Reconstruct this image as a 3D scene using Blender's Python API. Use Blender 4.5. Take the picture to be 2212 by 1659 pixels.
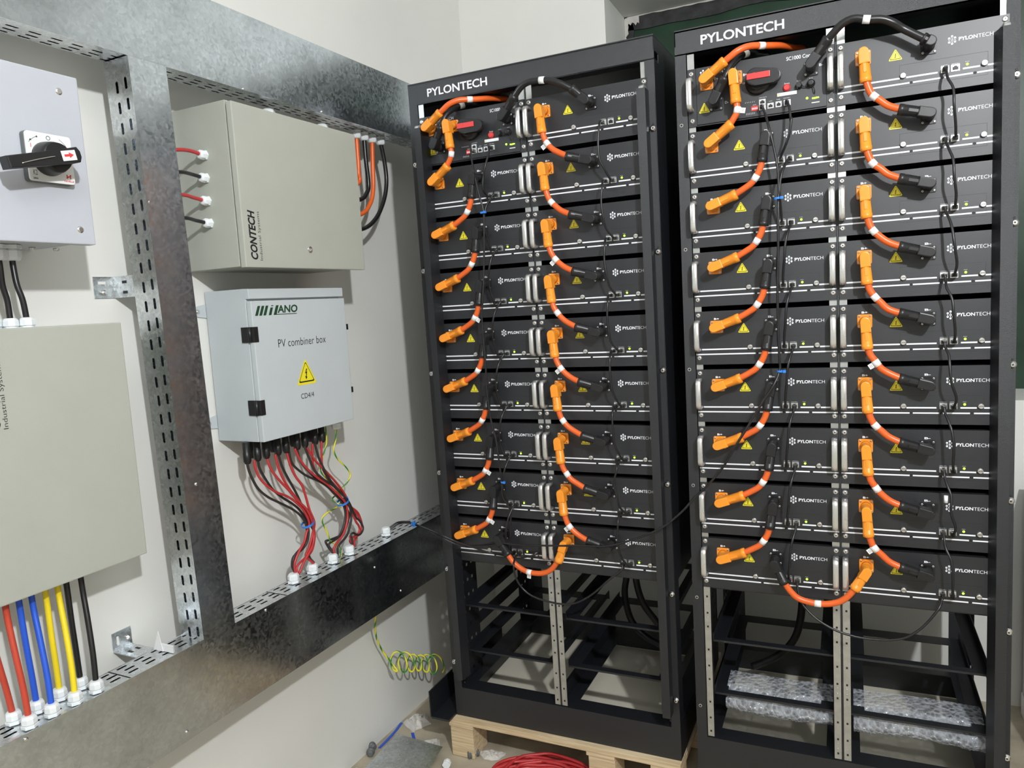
import bpy, bmesh, math, random
from mathutils import Vector, Matrix
random.seed(7)
PI = math.pi
C = bpy.context.scene.collection
for o in list(bpy.data.objects): bpy.data.objects.remove(o)

# ---------------------------------------------------------------- camera
def camera():
    yaw, pitch, roll = [math.radians(v) for v in (CAM_ANG)]
    sy, cy, sp, cp = math.sin(yaw), math.cos(yaw), math.sin(pitch), math.cos(pitch)
    f = Vector((sy*cp, cy*cp, sp)); r = Vector((cy, -sy, 0)); u = r.cross(f)
    c, s = math.cos(roll), math.sin(roll)
    r2 = r*c + u*s; u2 = u*c - r*s
    M = Matrix((( r2.x, u2.x, -f.x, CAM_LOC[0]), (r2.y, u2.y, -f.y, CAM_LOC[1]), (r2.z, u2.z, -f.z, CAM_LOC[2]), (0,0,0,1)))
    cd = bpy.data.cameras.new('camera'); co = bpy.data.objects.new('camera', cd); C.objects.link(co)
    co.matrix_world = M
    cd.sensor_width = 36; cd.lens = 36*FPX/2212; cd.clip_start = .02
    bpy.context.scene.camera = co
CAM_ANG = (-24.33084, -6.21664, -3.35213); CAM_LOC = (0.35043, -1.92077, -0.54944); FPX = 1608.230
camera()

# ---------------------------------------------------------------- world, lamps, exposure
w = bpy.data.worlds.new('world'); bpy.context.scene.world = w; w.use_nodes = True
w.node_tree.nodes['Background'].inputs[0].default_value = (.8,.86,1,1)
w.node_tree.nodes['Background'].inputs[1].default_value = .25
vs = bpy.context.scene.view_settings
vs.view_transform = 'Standard'; vs.look = 'None'; vs.gamma = 1; vs.exposure = 0.15; vs.use_curve_mapping = False
LAMP = Vector((1.2, -2.27, .56))
def area(name, loc, target, size, power, col, sy=None):
    l = bpy.data.lights.new(name, 'AREA'); l.energy = power; l.size = size; l.color = col
    if sy: l.shape = 'RECTANGLE'; l.size_y = sy
    o = bpy.data.objects.new(name, l); C.objects.link(o); o.location = loc
    o.rotation_euler = (Vector(target)-Vector(loc)).to_track_quat('-Z','Y').to_euler()
    return o
area('flood_light', LAMP, (-.3, .2, -.7), .085, 56, (.965,.985,1))
area('fill_down', (.9, -2.6, .93), (.9, -2.6, -2), 1.2, 17, (.96,.98,1), .1)  # added soft fill from overhead, stands for no known lamp
area('fill_up', (.9, -2.6, .96), (.9, -2.6, 2), 1.2, 16, (.96,.98,1), .1)  # added fill aimed upwards to brighten the ceiling and its reflections

FLOOR = -1.975
RACK1 = Matrix.Translation((-0.76347, -0.00071, 0)) @ Matrix.Rotation(-0.017323, 4, 'Z') @ Matrix.Rotation(0.015047, 4, 'X')
RACK2 = Matrix.Identity(4)
WA = math.radians(2.2)
# wall frame: s along the wall (away from the camera), d off the wall, z up
WALL = Matrix(((math.sin(WA), math.cos(WA), 0, -1.079), (math.cos(WA), -math.sin(WA), 0, 0), (0,0,1,0), (0,0,0,1)))

# measured cable routes and fixing points: rack-local (x,y,z) metres, or wall-frame (s,d,z) under "wall"
D_ = {
'JR': [[0.0552,-0.042,-0.058],[0.0598,-0.042,-0.1141],[0.0649,-0.042,-0.1256],[0.073,-0.042,-0.1413],[0.0865,-0.042,-0.1569],[0.1045,-0.042,-0.171],[0.1231,-0.044,-0.1815],[0.1621,-0.042,-0.1916],[0.1751,-0.042,-0.1956]],
'JL': [[0.1819,-0.042,-0.0464],[0.1773,-0.042,-0.0863],[0.1749,-0.042,-0.1104],[0.1708,-0.042,-0.1224],[0.1628,-0.042,-0.1385],[0.1509,-0.042,-0.1545],[0.1341,-0.042,-0.1655],[0.1165,-0.042,-0.1766],[0.071,-0.042,-0.1885],[0.0578,-0.042,-0.1926]],
'BOT': [[0.2006,-0.042,-0.0448],[0.204,-0.042,-0.0646],[0.2149,-0.042,-0.1002],[0.2276,-0.042,-0.118],[0.2479,-0.042,-0.1336],[0.2684,-0.042,-0.1428],[0.2893,-0.042,-0.1456],[0.3181,-0.042,-0.1438],[0.3473,-0.042,-0.1296],[0.3704,-0.042,-0.1051],[0.3921,-0.042,-0.0579],[0.4033,-0.042,-0.0375]],
'BOT2': [[0.1888,-0.042,-0.0338],[0.1963,-0.042,-0.0614],[0.2074,-0.042,-0.1016],[0.2209,-0.042,-0.1198],[0.2422,-0.042,-0.137],[0.2827,-0.042,-0.144],[0.3207,-0.042,-0.1378],[0.347,-0.042,-0.1208],[0.3638,-0.042,-0.0999],[0.3842,-0.042,-0.0601],[0.3923,-0.042,-0.0406]],
'SCB': [[0.118,-0.042,-0.0551],[0.1199,-0.042,-0.1151],[0.1224,-0.042,-0.1241],[0.1214,-0.042,-0.1335],[0.1171,-0.042,-0.1433],[0.1097,-0.042,-0.1594],[0.1078,-0.042,-0.1623],[0.0746,-0.042,-0.1918],[0.0624,-0.042,-0.2019]],
'DP': [[0.0516,-0.042,-0.0543],[0.0981,-0.042,-0.0147],[0.11,-0.044,-0.008],[0.1289,-0.042,0.0032],[0.1538,-0.03,0.0112],[0.1886,-0.005,0.0126],[0.2175,0.03,0.0169],[0.2425,0.08,0.0212],[0.2623,0.14,0.0281]],
'DN': [[0.0749,-0.042,-0.1052],[0.0962,-0.042,-0.0523],[0.1012,-0.042,-0.0427],[0.1136,-0.03,-0.0172],[0.1313,0,0.0027],[0.1511,0.03,0.0119],[0.1646,0.09,0.0246],[0.1751,0.15,0.0347]],
'TOP': [[0.2846,-0.042,-0.0518],[0.3215,-0.042,-0.0065],[0.3293,-0.046,0.0006],[0.3287,-0.05,-0.0023],[0.349,-0.054,0.0145],[0.3724,-0.056,0.0205],[0.3972,-0.056,0.0137],[0.427,-0.054,0.0089],[0.4497,-0.05,-0.0024],[0.4708,-0.042,-0.0171],[0.5041,-0.042,-0.042],[0.515,-0.042,-0.0506]],
'TOP1': [[0.2958,-0.042,-0.0567],[0.325,-0.042,-0.0084],[0.346,-0.05,0.007],[0.3716,-0.054,0.0159],[0.4094,-0.056,0.0137],[0.4376,-0.054,0.007],[0.4628,-0.05,-0.005],[0.483,-0.042,-0.016],[0.5137,-0.042,-0.0411],[0.5314,-0.042,-0.0547]],
'DR2': [[0.2162,-0.012,-0.104],[0.2166,-0.028,-0.1146],[0.2192,-0.04,-0.1309],[0.2248,-0.05,-0.1545],[0.2277,-0.055,-0.1891],[0.2323,-0.045,-0.2247],[0.2325,-0.03,-0.2463],[0.2338,-0.012,-0.249]],
'DR1': [[0.2217,-0.012,-0.0987],[0.2203,-0.03,-0.1035],[0.2214,-0.045,-0.119],[0.2184,-0.05,-0.157],[0.2197,-0.05,-0.1976],[0.2247,-0.042,-0.2259],[0.2324,-0.03,-0.246],[0.2345,-0.012,-0.2521]],
'DL2': [[0.236,-0.012,-0.1015],[0.2351,-0.03,-0.1093],[0.2283,-0.045,-0.1303],[0.2236,-0.05,-0.1554],[0.2212,-0.05,-0.1848],[0.2172,-0.04,-0.2149],[0.2148,-0.012,-0.2427]],
'DL1': [[0.2439,-0.012,-0.1017],[0.2389,-0.03,-0.1101],[0.233,-0.045,-0.13],[0.227,-0.05,-0.1573],[0.2214,-0.045,-0.1807],[0.2183,-0.035,-0.2096],[0.2229,-0.012,-0.245]],
'DB2': [[0.2373,-0.012,-1.2705],[0.24,-0.03,-1.2896],[0.2517,-0.04,-1.3192],[0.2863,-0.05,-1.3498],[0.3352,-0.055,-1.3714],[0.3976,-0.055,-1.38],[0.4618,-0.055,-1.3712],[0.504,-0.05,-1.3432],[0.539,-0.04,-1.2982],[0.5489,-0.025,-1.2787],[0.552,-0.012,-1.272]],
'DB1': [[0.2422,-0.012,-1.2729],[0.2403,-0.035,-1.2776],[0.2454,-0.06,-1.2906],[0.2485,-0.06,-1.3228],[0.2638,-0.055,-1.3557],[0.2938,-0.055,-1.3773],[0.3397,-0.055,-1.388],[0.3872,-0.055,-1.3905],[0.4274,-0.05,-1.3835],[0.474,-0.05,-1.3536],[0.5186,-0.045,-1.3125],[0.5549,-0.03,-1.2827],[0.5561,-0.012,-1.2713]],
'LONG2': [[0.1761,-0.012,-0.1282],[0.1822,-0.03,-0.1423],[0.1938,-0.045,-0.1884],[0.1939,-0.05,-0.1878],[0.2048,-0.05,-0.242],[0.2108,-0.05,-0.2869],[0.2109,-0.05,-0.3277],[0.2091,-0.055,-0.4029],[0.2079,-0.055,-0.4785],[0.2048,-0.055,-0.5561],[0.2047,-0.055,-0.6347],[0.206,-0.055,-0.7142],[0.2064,-0.055,-0.7458],[0.1919,-0.07,-0.7819],[0.163,-0.075,-0.8274],[0.133,-0.075,-0.8786],[0.1025,-0.075,-0.9287],[0.0706,-0.07,-0.9831],[0.0361,-0.065,-1.0261],[0.0053,-0.06,-1.0591]],
'LONG2b': [[-0.0034,-0.06,-1.0668],[-0.0363,-0.06,-1.1052],[-0.0807,-0.06,-1.145],[-0.1256,-0.06,-1.1708],[-0.1881,-0.055,-1.1981],[-0.2483,-0.05,-1.2174],[-0.3137,-0.045,-1.2229]],
'LONG2c': [[0.2696,-0.05,-1.2384],[0.1897,-0.05,-1.2379],[0.1339,-0.05,-1.2504],[0.0917,-0.05,-1.2554],[0.0554,-0.06,-1.2462]],
'SC2': [[0.23,-0.012,-0.1262],[0.2367,-0.035,-0.1423],[0.2404,-0.045,-0.1747],[0.2424,-0.05,-0.1689],[0.2386,-0.05,-0.1978],[0.2303,-0.045,-0.2219],[0.2204,-0.03,-0.2393],[0.2173,-0.012,-0.2477]],
'SC1': [[0.2182,-0.012,-0.1238],[0.2245,-0.035,-0.1423],[0.222,-0.05,-0.1749],[0.216,-0.05,-0.203],[0.215,-0.05,-0.2318],[0.2179,-0.04,-0.2446],[0.2189,-0.012,-0.249]],
'DL2a': [[0.2353,-0.012,-0.2509],[0.2303,-0.03,-0.26],[0.2207,-0.045,-0.2839],[0.2154,-0.05,-0.314],[0.2153,-0.05,-0.3406],[0.217,-0.03,-0.3838],[0.2173,-0.012,-0.396]],
'LONG1': [[0.1686,-0.012,-0.1227],[0.1778,-0.03,-0.1444],[0.1908,-0.045,-0.1949],[0.2069,-0.055,-0.2537],[0.2154,-0.055,-0.2926],[0.2153,-0.055,-0.3263],[0.2066,-0.055,-0.4389],[0.2047,-0.055,-0.463],[0.198,-0.06,-0.5316],[0.1918,-0.06,-0.5776],[0.1912,-0.06,-0.6359],[0.1927,-0.06,-0.7182],[0.1908,-0.06,-0.7771],[0.1946,-0.06,-0.8488],[0.2016,-0.06,-0.8967],[0.2094,-0.06,-0.9327],[0.2142,-0.06,-0.9931],[0.2139,-0.05,-1.0567],[0.209,-0.045,-1.0895],[0.2106,-0.04,-1.1082],[0.2177,-0.035,-1.1241],[0.2233,-0.02,-1.1356]],
'DL1a': [[0.2418,-0.012,-0.2538],[0.2323,-0.03,-0.2588],[0.2254,-0.045,-0.2795],[0.2184,-0.05,-0.3038],[0.2158,-0.05,-0.3374],[0.2159,-0.04,-0.3709],[0.2181,-0.012,-0.3978]],
'TR_w': [[-0.0009,0.12,-1.229],[0.0142,0.122,-1.2221],[0.0306,0.13,-1.2202],[0.0469,0.145,-1.2234],[0.0592,0.16,-1.2314],[0.0641,0.18,-1.2395]],
'TR_r': [[0.0035,-0.085,-1.2114],[0.0627,-0.08,-1.234],[0.1214,-0.075,-1.2506],[0.1753,-0.07,-1.2635],[0.1903,-0.03,-1.2829],[0.2359,-0.03,-1.2874],[0.2738,-0.03,-1.2787],[0.2931,-0.025,-1.2724],[0.3025,-0.01,-1.2731]],
'wall': {"isoR":[[-0.9334,0.13,-0.1084],[-0.923,0.13,-0.3624]],"plate":[[-1.0147,0.145,-0.1953],[-0.9356,0.145,-0.1932],[-0.9326,0.145,-0.2789],[-1.0156,0.145,-0.2833],[-0.9759,0.145,-0.2014],[-0.9451,0.145,-0.2681],[-0.9537,0.145,-0.276],[-0.9348,0.145,-0.2765],[-1.0084,0.145,-0.2619],[-1.0038,0.145,-0.2723],[-1.0112,0.145,-0.278],[-1.0022,0.145,-0.2776],[-1.0086,0.145,-0.2167],[-1.0087,0.145,-0.2233]],"hub":[[-0.9797,0.16,-0.2113],[-0.9793,0.16,-0.2693],[-1.0079,0.16,-0.2325],[-0.9809,0.16,-0.2395]],"handle":[[-1.0824,0.2,-0.2562],[-1.0809,0.2,-0.2764],[-0.9634,0.2,-0.2217],[-0.9558,0.2,-0.2495],[-0.9937,0.2,-0.2363],[-0.9667,0.2,-0.2296],[-0.964,0.2,-0.2454],[-0.9903,0.2,-0.251],[-1.0633,0.2,-0.261],[-1.0079,0.2,-0.2474]],"upcab":[[-1.023,0.07,-0.4274],[-1.0253,0.08,-0.4471],[-1.0316,0.1,-0.474],[-1.0306,0.105,-0.4944],[-1.0296,0.105,-0.5122]],"upcab2":[[-1.0438,0.07,-0.43],[-1.0471,0.08,-0.4495],[-1.0486,0.09,-0.4755],[-1.0455,0.09,-0.4932],[-1.044,0.09,-0.511]],"upgl":[[-1.0224,0.07,-0.4184],[-1.044,0.07,-0.4189]],"lowgl":[[-1.0256,0.105,-0.5247],[-1.0428,0.09,-0.5233],[-1.0545,0.075,-0.5222]],"bolts":[[-0.9711,0.05,-0.404],[-0.9043,0.05,-0.3958]],"trayGl":[[-1.1455,0.1048,-1.252],[-1.1494,0.1512,-1.252],[-1.1049,0.1102,-1.252],[-1.1097,0.1629,-1.252],[-1.0598,0.105,-1.252],[-1.066,0.1582,-1.252],[-1.0175,0.1027,-1.252],[-1.0198,0.1466,-1.252]],"cabtop":[[-1.1277,0.09,-1.0421],[-1.1458,0.09,-1.0434],[-1.0978,0.09,-1.0398],[-1.0752,0.09,-1.042],[-1.0482,0.09,-1.04],[-1.0276,0.09,-1.0409],[-1.0078,0.09,-1.0391],[-0.9808,0.09,-1.042]],"brk":[[[-0.8184,0.0,-0.4419],[-0.7696,0.0,-0.4449],[-0.823,0.0,-0.4876],[-0.773,0.0,-0.4907],[-0.8004,0.0,-0.4546],[-0.8034,0.0,-0.4783]],[[-0.8748,0.0,-1.2148],[-0.8298,0.0,-1.2141],[-0.8753,0.0,-1.2627],[-0.8296,0.0,-1.2635],[-0.8373,0.0,-1.2436]]],"clabel":[[-0.8194,0.11,-1.2451]],"cont":[[-0.365,0.1,-0.0213],[-0.1596,0.1,-0.0215],[-0.3623,0.2,-0.3849],[-0.5673,0.2,-0.4158],[-0.5625,0.2,-0.3025],[-0.5418,0.2,-0.3008],[-0.5453,0.2,-0.4139],[-0.5401,0.2,-0.4165],[-0.5331,0.2,-0.3041],[-0.5219,0.2,-0.3032],[-0.5268,0.2,-0.4148]],"contg":[[-0.578,0.1016,-0.1693],[-0.578,0.0981,-0.2207],[-0.578,0.0963,-0.2726],[-0.578,0.0967,-0.3239]],"contg0":[[-0.63,0.1279,-0.178],[-0.63,0.1243,-0.2276],[-0.63,0.1244,-0.278],[-0.63,0.1246,-0.3281]],"contgT":[[-0.705,0.1511,-0.1886],[-0.705,0.1478,-0.2335],[-0.705,0.1497,-0.2806],[-0.705,0.1438,-0.3309]],"utgl":[[0.0409,0.0714,-0.01],[0.0941,0.0609,-0.01],[0.1428,0.0547,-0.01],[0.195,0.0499,-0.01]],"utglB":[[0.0017,0.1,-0.038],[0.0391,0.1,-0.0388],[0.0786,0.1,-0.0377],[0.1223,0.1,-0.0414]],"utc":[[[0.0013,0.1,-0.0415],[-0.0,0.1,-0.0861],[-0.0023,0.1,-0.1345],[-0.0137,0.1,-0.1702],[-0.0537,0.1,-0.2018]],[[0.0387,0.1,-0.0423],[0.0389,0.1,-0.0944],[0.0432,0.1,-0.1602],[0.0325,0.1,-0.1894],[-0.0112,0.1,-0.2164],[-0.0572,0.1,-0.2292]],[[0.0783,0.1,-0.0395],[0.0718,0.1,-0.1038],[0.0649,0.1,-0.1754],[0.0427,0.1,-0.2236],[-0.0111,0.1,-0.2596],[-0.0638,0.1,-0.2807]],[[0.1223,0.1,-0.0414],[0.1361,0.1,-0.0879],[0.1376,0.1,-0.1494],[0.1141,0.1,-0.2099],[0.0637,0.1,-0.2681],[-0.011,0.1,-0.303],[-0.0678,0.1,-0.3116]]],"mil":[[-0.5253,0.155,-0.5447],[-0.5072,0.155,-0.5214],[-0.3775,0.155,-0.5433],[-0.3723,0.155,-0.5194],[-0.4575,0.155,-0.6263],[-0.2787,0.155,-0.6262],[-0.4553,0.155,-0.6089],[-0.2791,0.155,-0.6103],[-0.3665,0.155,-0.6627],[-0.4037,0.155,-0.7304],[-0.3296,0.155,-0.7288],[-0.3929,0.155,-0.7655],[-0.3434,0.155,-0.7647],[-0.3441,0.155,-0.752]],"milh":[[-0.5753,0.15,-0.5713],[-0.5447,0.155,-0.6082],[-0.5761,0.15,-0.7479],[-0.5469,0.155,-0.7878],[-0.1885,0.155,-0.5899],[-0.1886,0.155,-0.7643]],"lug":[[-0.5696,0.004,-0.512],[-0.5418,0.004,-0.5431],[-0.5616,0.004,-0.5256],[-0.5714,0.004,-0.7891],[-0.5427,0.004,-0.8222],[-0.5611,0.004,-0.8026]],"mc4":[[[-0.5387,0.095,-0.8989],0.095],[[-0.4789,0.052,-0.9103],0.052],[[-0.5044,0.095,-0.909],0.095],[[-0.4747,0.095,-0.9103],0.095],[[-0.4031,0.052,-0.9122],0.052],[[-0.4331,0.095,-0.9096],0.095],[[-0.4038,0.095,-0.9104],0.095],[[-0.3267,0.052,-0.9114],0.052],[[-0.3619,0.095,-0.9101],0.095],[[-0.3319,0.095,-0.9107],0.095],[[-0.2561,0.052,-0.9112],0.052],[[-0.2912,0.095,-0.9086],0.095],[[-0.2621,0.095,-0.9086],0.095]],"strA":[["k",[[-0.5423,0.1,-0.8979],[-0.5404,0.1,-0.9169],[-0.5326,0.1,-0.9424],[-0.5145,0.1,-0.976],[-0.486,0.1,-1.0042],[-0.4466,0.1,-1.0307],[-0.4055,0.1,-1.0582],[-0.3779,0.1,-1.0825],[-0.3603,0.1,-1.1082]]],["r",[[-0.5185,0.1,-0.9014],[-0.5189,0.1,-0.9218],[-0.5109,0.1,-0.9476],[-0.4913,0.1,-0.9732],[-0.4617,0.1,-0.9982],[-0.4254,0.1,-1.0184],[-0.3982,0.1,-1.0402],[-0.3711,0.1,-1.0697],[-0.3526,0.1,-1.1104]]],["k",[[-0.507,0.1,-0.9082],[-0.5015,0.1,-0.9275],[-0.4847,0.1,-0.9574],[-0.4608,0.1,-0.9914],[-0.4306,0.1,-1.0206],[-0.3942,0.1,-1.0486],[-0.3667,0.1,-1.0765],[-0.3488,0.1,-1.1125]]],["r",[[-0.4762,0.1,-0.9098],[-0.4701,0.1,-0.9347],[-0.4484,0.1,-0.9697],[-0.4188,0.1,-1.0057],[-0.3906,0.1,-1.0404],[-0.361,0.1,-1.0725],[-0.3437,0.1,-1.114]]],["r",[[-0.4463,0.1,-0.9066],[-0.4417,0.1,-0.9358],[-0.4292,0.1,-0.9708],[-0.409,0.1,-1.0064],[-0.3829,0.1,-1.0406],[-0.3561,0.1,-1.0757],[-0.3398,0.1,-1.1152]]],["k",[[-0.4359,0.1,-0.9097],[-0.4228,0.1,-0.9401],[-0.4005,0.1,-0.9795],[-0.3774,0.1,-1.0181],[-0.3612,0.1,-1.0538],[-0.3493,0.1,-1.0851],[-0.3359,0.1,-1.1163]]],["r",[[-0.4053,0.1,-0.9099],[-0.4002,0.1,-0.938],[-0.3871,0.1,-0.9737],[-0.3679,0.1,-1.004],[-0.3568,0.1,-1.0402],[-0.3482,0.1,-1.0761],[-0.3333,0.1,-1.1171]]]],"strB":[["k",[[-0.3971,0.1,-0.9134],[-0.39,0.1,-0.9367],[-0.3676,0.1,-0.9618],[-0.3366,0.1,-0.9857],[-0.2961,0.1,-1.0086],[-0.2626,0.1,-1.0322],[-0.237,0.1,-1.0582],[-0.2032,0.1,-1.0957]]],["r",[[-0.3743,0.1,-0.9037],[-0.3614,0.1,-0.9338],[-0.3392,0.1,-0.9646],[-0.3056,0.1,-0.9968],[-0.2674,0.1,-1.0252],[-0.2314,0.1,-1.0596],[-0.1974,0.1,-1.0973]]],["k",[[-0.3662,0.1,-0.9108],[-0.3545,0.1,-0.9408],[-0.3269,0.1,-0.973],[-0.2954,0.1,-1.0031],[-0.2593,0.1,-1.0291],[-0.2257,0.1,-1.0611],[-0.1945,0.1,-1.0981]]],["k",[[-0.3372,0.1,-0.9076],[-0.3256,0.1,-0.9416],[-0.3138,0.1,-0.976],[-0.2873,0.1,-1.005],[-0.2484,0.1,-1.0338],[-0.2144,0.1,-1.066],[-0.1886,0.1,-1.0997]]],["r",[[-0.3322,0.1,-0.9104],[-0.3045,0.1,-0.9461],[-0.2703,0.1,-0.9822],[-0.2402,0.1,-1.0144],[-0.212,0.1,-1.0469],[-0.1916,0.1,-1.0759],[-0.1797,0.1,-1.1021]]],["r",[[-0.3047,0.1,-0.9048],[-0.3059,0.1,-0.9458],[-0.2977,0.1,-0.9779],[-0.2737,0.1,-1.0083],[-0.2407,0.1,-1.0416],[-0.2091,0.1,-1.0713],[-0.1841,0.1,-1.1009]]],["k",[[-0.2956,0.1,-0.9085],[-0.2878,0.1,-0.9441],[-0.2708,0.1,-0.986],[-0.2523,0.1,-1.0193],[-0.2299,0.1,-1.0482],[-0.2009,0.1,-1.0775],[-0.1812,0.1,-1.1017]]],["r",[[-0.2679,0.1,-0.9083],[-0.271,0.1,-0.9439],[-0.2699,0.1,-0.9785],[-0.2511,0.1,-1.0099],[-0.223,0.1,-1.0402],[-0.197,0.1,-1.0705],[-0.1752,0.1,-1.1033]]]],"endA":[["r",[[-0.3592,0.1,-1.1163],[-0.3565,0.1,-1.134],[-0.3644,0.1,-1.1569],[-0.382,0.1,-1.1708],[-0.4067,0.1,-1.1821],[-0.4179,0.1,-1.1949],[-0.4199,0.1,-1.2108],[-0.4165,0.1,-1.2286]]],["k",[[-0.3554,0.1,-1.1175],[-0.362,0.1,-1.1379],[-0.3765,0.1,-1.1586],[-0.3979,0.1,-1.1739],[-0.4136,0.1,-1.1908],[-0.4211,0.1,-1.2048],[-0.4219,0.1,-1.2266]]],["k",[[-0.3476,0.1,-1.1198],[-0.3483,0.1,-1.1408],[-0.3576,0.1,-1.1661],[-0.3753,0.1,-1.18],[-0.4033,0.1,-1.186],[-0.4142,0.1,-1.1961],[-0.4174,0.1,-1.213],[-0.4201,0.1,-1.2273]]],["r",[[-0.336,0.1,-1.1233],[-0.3347,0.1,-1.145],[-0.3437,0.1,-1.1677],[-0.3576,0.1,-1.1817],[-0.3775,0.1,-1.1975],[-0.3953,0.1,-1.2138],[-0.4091,0.1,-1.2312]]],["k",[[-0.3321,0.1,-1.1244],[-0.3288,0.1,-1.1468],[-0.3363,0.1,-1.173],[-0.3511,0.1,-1.1937],[-0.3782,0.1,-1.2029],[-0.4005,0.1,-1.2092],[-0.4113,0.1,-1.218],[-0.4147,0.1,-1.2293]]],["k",[[-0.3289,0.1,-1.124],[-0.3257,0.1,-1.1463],[-0.332,0.1,-1.1715],[-0.3441,0.1,-1.1861],[-0.3478,0.1,-1.1991],[-0.3438,0.1,-1.2161],[-0.3389,0.1,-1.2336]]],["r",[[-0.3383,0.1,-1.1254],[-0.3391,0.1,-1.1479],[-0.3543,0.1,-1.1714],[-0.368,0.1,-1.1853],[-0.3768,0.1,-1.1922],[-0.3706,0.1,-1.2055],[-0.3565,0.1,-1.2203],[-0.3479,0.1,-1.2319]]]],"endB":[["k",[[-0.1964,0.1,-1.108],[-0.1924,0.1,-1.1301],[-0.2034,0.1,-1.163],[-0.2246,0.1,-1.1865],[-0.2455,0.1,-1.1933],[-0.2676,0.1,-1.1951],[-0.2747,0.1,-1.2001],[-0.2698,0.1,-1.212],[-0.2636,0.1,-1.2318]]],["k",[[-0.1875,0.1,-1.1104],[-0.1857,0.1,-1.132],[-0.1965,0.1,-1.1621],[-0.2177,0.1,-1.1857],[-0.2441,0.1,-1.1997],[-0.2584,0.1,-1.2084],[-0.2641,0.1,-1.2184],[-0.2594,0.1,-1.2332]]],["r",[[-0.1764,0.1,-1.1135],[-0.1749,0.1,-1.1381],[-0.188,0.1,-1.1676],[-0.2068,0.1,-1.1891],[-0.2296,0.1,-1.1909],[-0.2625,0.1,-1.1894],[-0.2797,0.1,-1.1883],[-0.2694,0.1,-1.2092],[-0.262,0.1,-1.2191],[-0.2552,0.1,-1.2346]]],["r",[[-0.1738,0.1,-1.1112],[-0.1717,0.1,-1.1406],[-0.183,0.1,-1.1646],[-0.2072,0.1,-1.192],[-0.2383,0.1,-1.206],[-0.2505,0.1,-1.2154],[-0.2531,0.1,-1.2354]]],["k",[[-0.1653,0.1,-1.1181],[-0.1534,0.1,-1.1351],[-0.133,0.1,-1.1625],[-0.1264,0.1,-1.1861],[-0.131,0.1,-1.2033],[-0.1538,0.1,-1.2117],[-0.1768,0.1,-1.2075],[-0.1854,0.1,-1.2018],[-0.1825,0.1,-1.2149],[-0.1823,0.1,-1.2317]]],["r",[[-0.1696,0.1,-1.1153],[-0.1396,0.1,-1.139],[-0.1213,0.1,-1.1659],[-0.1122,0.1,-1.1904],[-0.1142,0.1,-1.2054],[-0.1395,0.1,-1.2131],[-0.1637,0.1,-1.2148],[-0.1718,0.1,-1.2229],[-0.1756,0.1,-1.2339]]],["r",[[-0.1666,0.1,-1.1283],[-0.1509,0.1,-1.1527],[-0.1342,0.1,-1.1714],[-0.1252,0.1,-1.1958],[-0.1438,0.1,-1.2087],[-0.1621,0.1,-1.203],[-0.1751,0.1,-1.1943],[-0.1851,0.1,-1.1989],[-0.1825,0.1,-1.2149],[-0.1845,0.1,-1.231]]],["k",[[-0.1663,0.1,-1.1436],[-0.148,0.1,-1.1673],[-0.1357,0.1,-1.1833],[-0.1306,0.1,-1.2004],[-0.1499,0.1,-1.2191],[-0.1604,0.1,-1.2266],[-0.1688,0.1,-1.2362]]]],"gy1":[[-0.1908,0.09,-0.8844],[-0.2152,0.1,-0.9109],[-0.22,0.1,-0.9372],[-0.2048,0.1,-0.9678],[-0.1698,0.1,-1.0013],[-0.1558,0.1,-1.0246],[-0.172,0.1,-1.0428],[-0.1892,0.09,-1.0592],[-0.203,0.08,-1.0742],[-0.222,0.08,-1.0831],[-0.2122,0.09,-1.097],[-0.2083,0.1,-1.1113]],"gy2":[[-0.2352,0.09,-0.8783],[-0.2347,0.09,-0.9074],[-0.2467,0.09,-0.934],[-0.2614,0.09,-0.9598],[-0.2704,0.09,-0.9865],[-0.2485,0.09,-1.0149],[-0.2177,0.09,-1.048],[-0.1925,0.09,-1.0843],[-0.194,0.09,-1.0959],[-0.2134,0.09,-1.1066],[-0.2664,0.1,-1.1068],[-0.2903,0.1,-1.1154],[-0.2922,0.1,-1.1303],[-0.2881,0.1,-1.1376],[-0.2749,0.1,-1.1679],[-0.2671,0.1,-1.1909],[-0.245,0.1,-1.2068]],"gy3":[[-0.2181,0.1,-1.1886],[-0.2273,0.1,-1.2081],[-0.2298,0.1,-1.2268],[-0.2264,0.1,-1.2444]],"ties":[[-0.397,0.13,-1.1025],[-0.35,0.13,-1.1054],[-0.2428,0.13,-1.0931],[-0.204,0.13,-1.0889],[-0.3535,0.13,-1.1016]],"glT":[[-0.4369,0.1164,-1.252],[-0.3624,0.115,-1.252],[-0.2766,0.1169,-1.252],[-0.2049,0.1203,-1.252],[-0.0282,0.1344,-1.252]],"glTop":[[-0.4264,0.11,-1.2245],[-0.3535,0.11,-1.2275],[-0.2657,0.11,-1.2324],[-0.189,0.11,-1.23],[0.0088,0.11,-1.2314]],"milgl":[[-0.1871,0.09,-0.8704]],"gnd":[[-0.0857,0.1,-1.4707],[-0.0479,0.06,-1.5401],[-0.0171,0.04,-1.6077],[0.0163,0.04,-1.671],[0.0535,0.05,-1.6827]],"spiral0":[[0.0301,0.06,-1.7025],[0.2889,0.1,-1.8374]],"screws":[[-1.153,0.15,-1.2622],[-0.8325,0.15,-1.4312],[-0.5773,0.15,-1.2607],[-0.0217,0.15,-1.4242],[-0.142,0.15,-1.3063],[-0.7407,0.15,-0.9049],[-0.4903,0.15,-0.0101],[-0.2115,0.15,-0.008]]},
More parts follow.
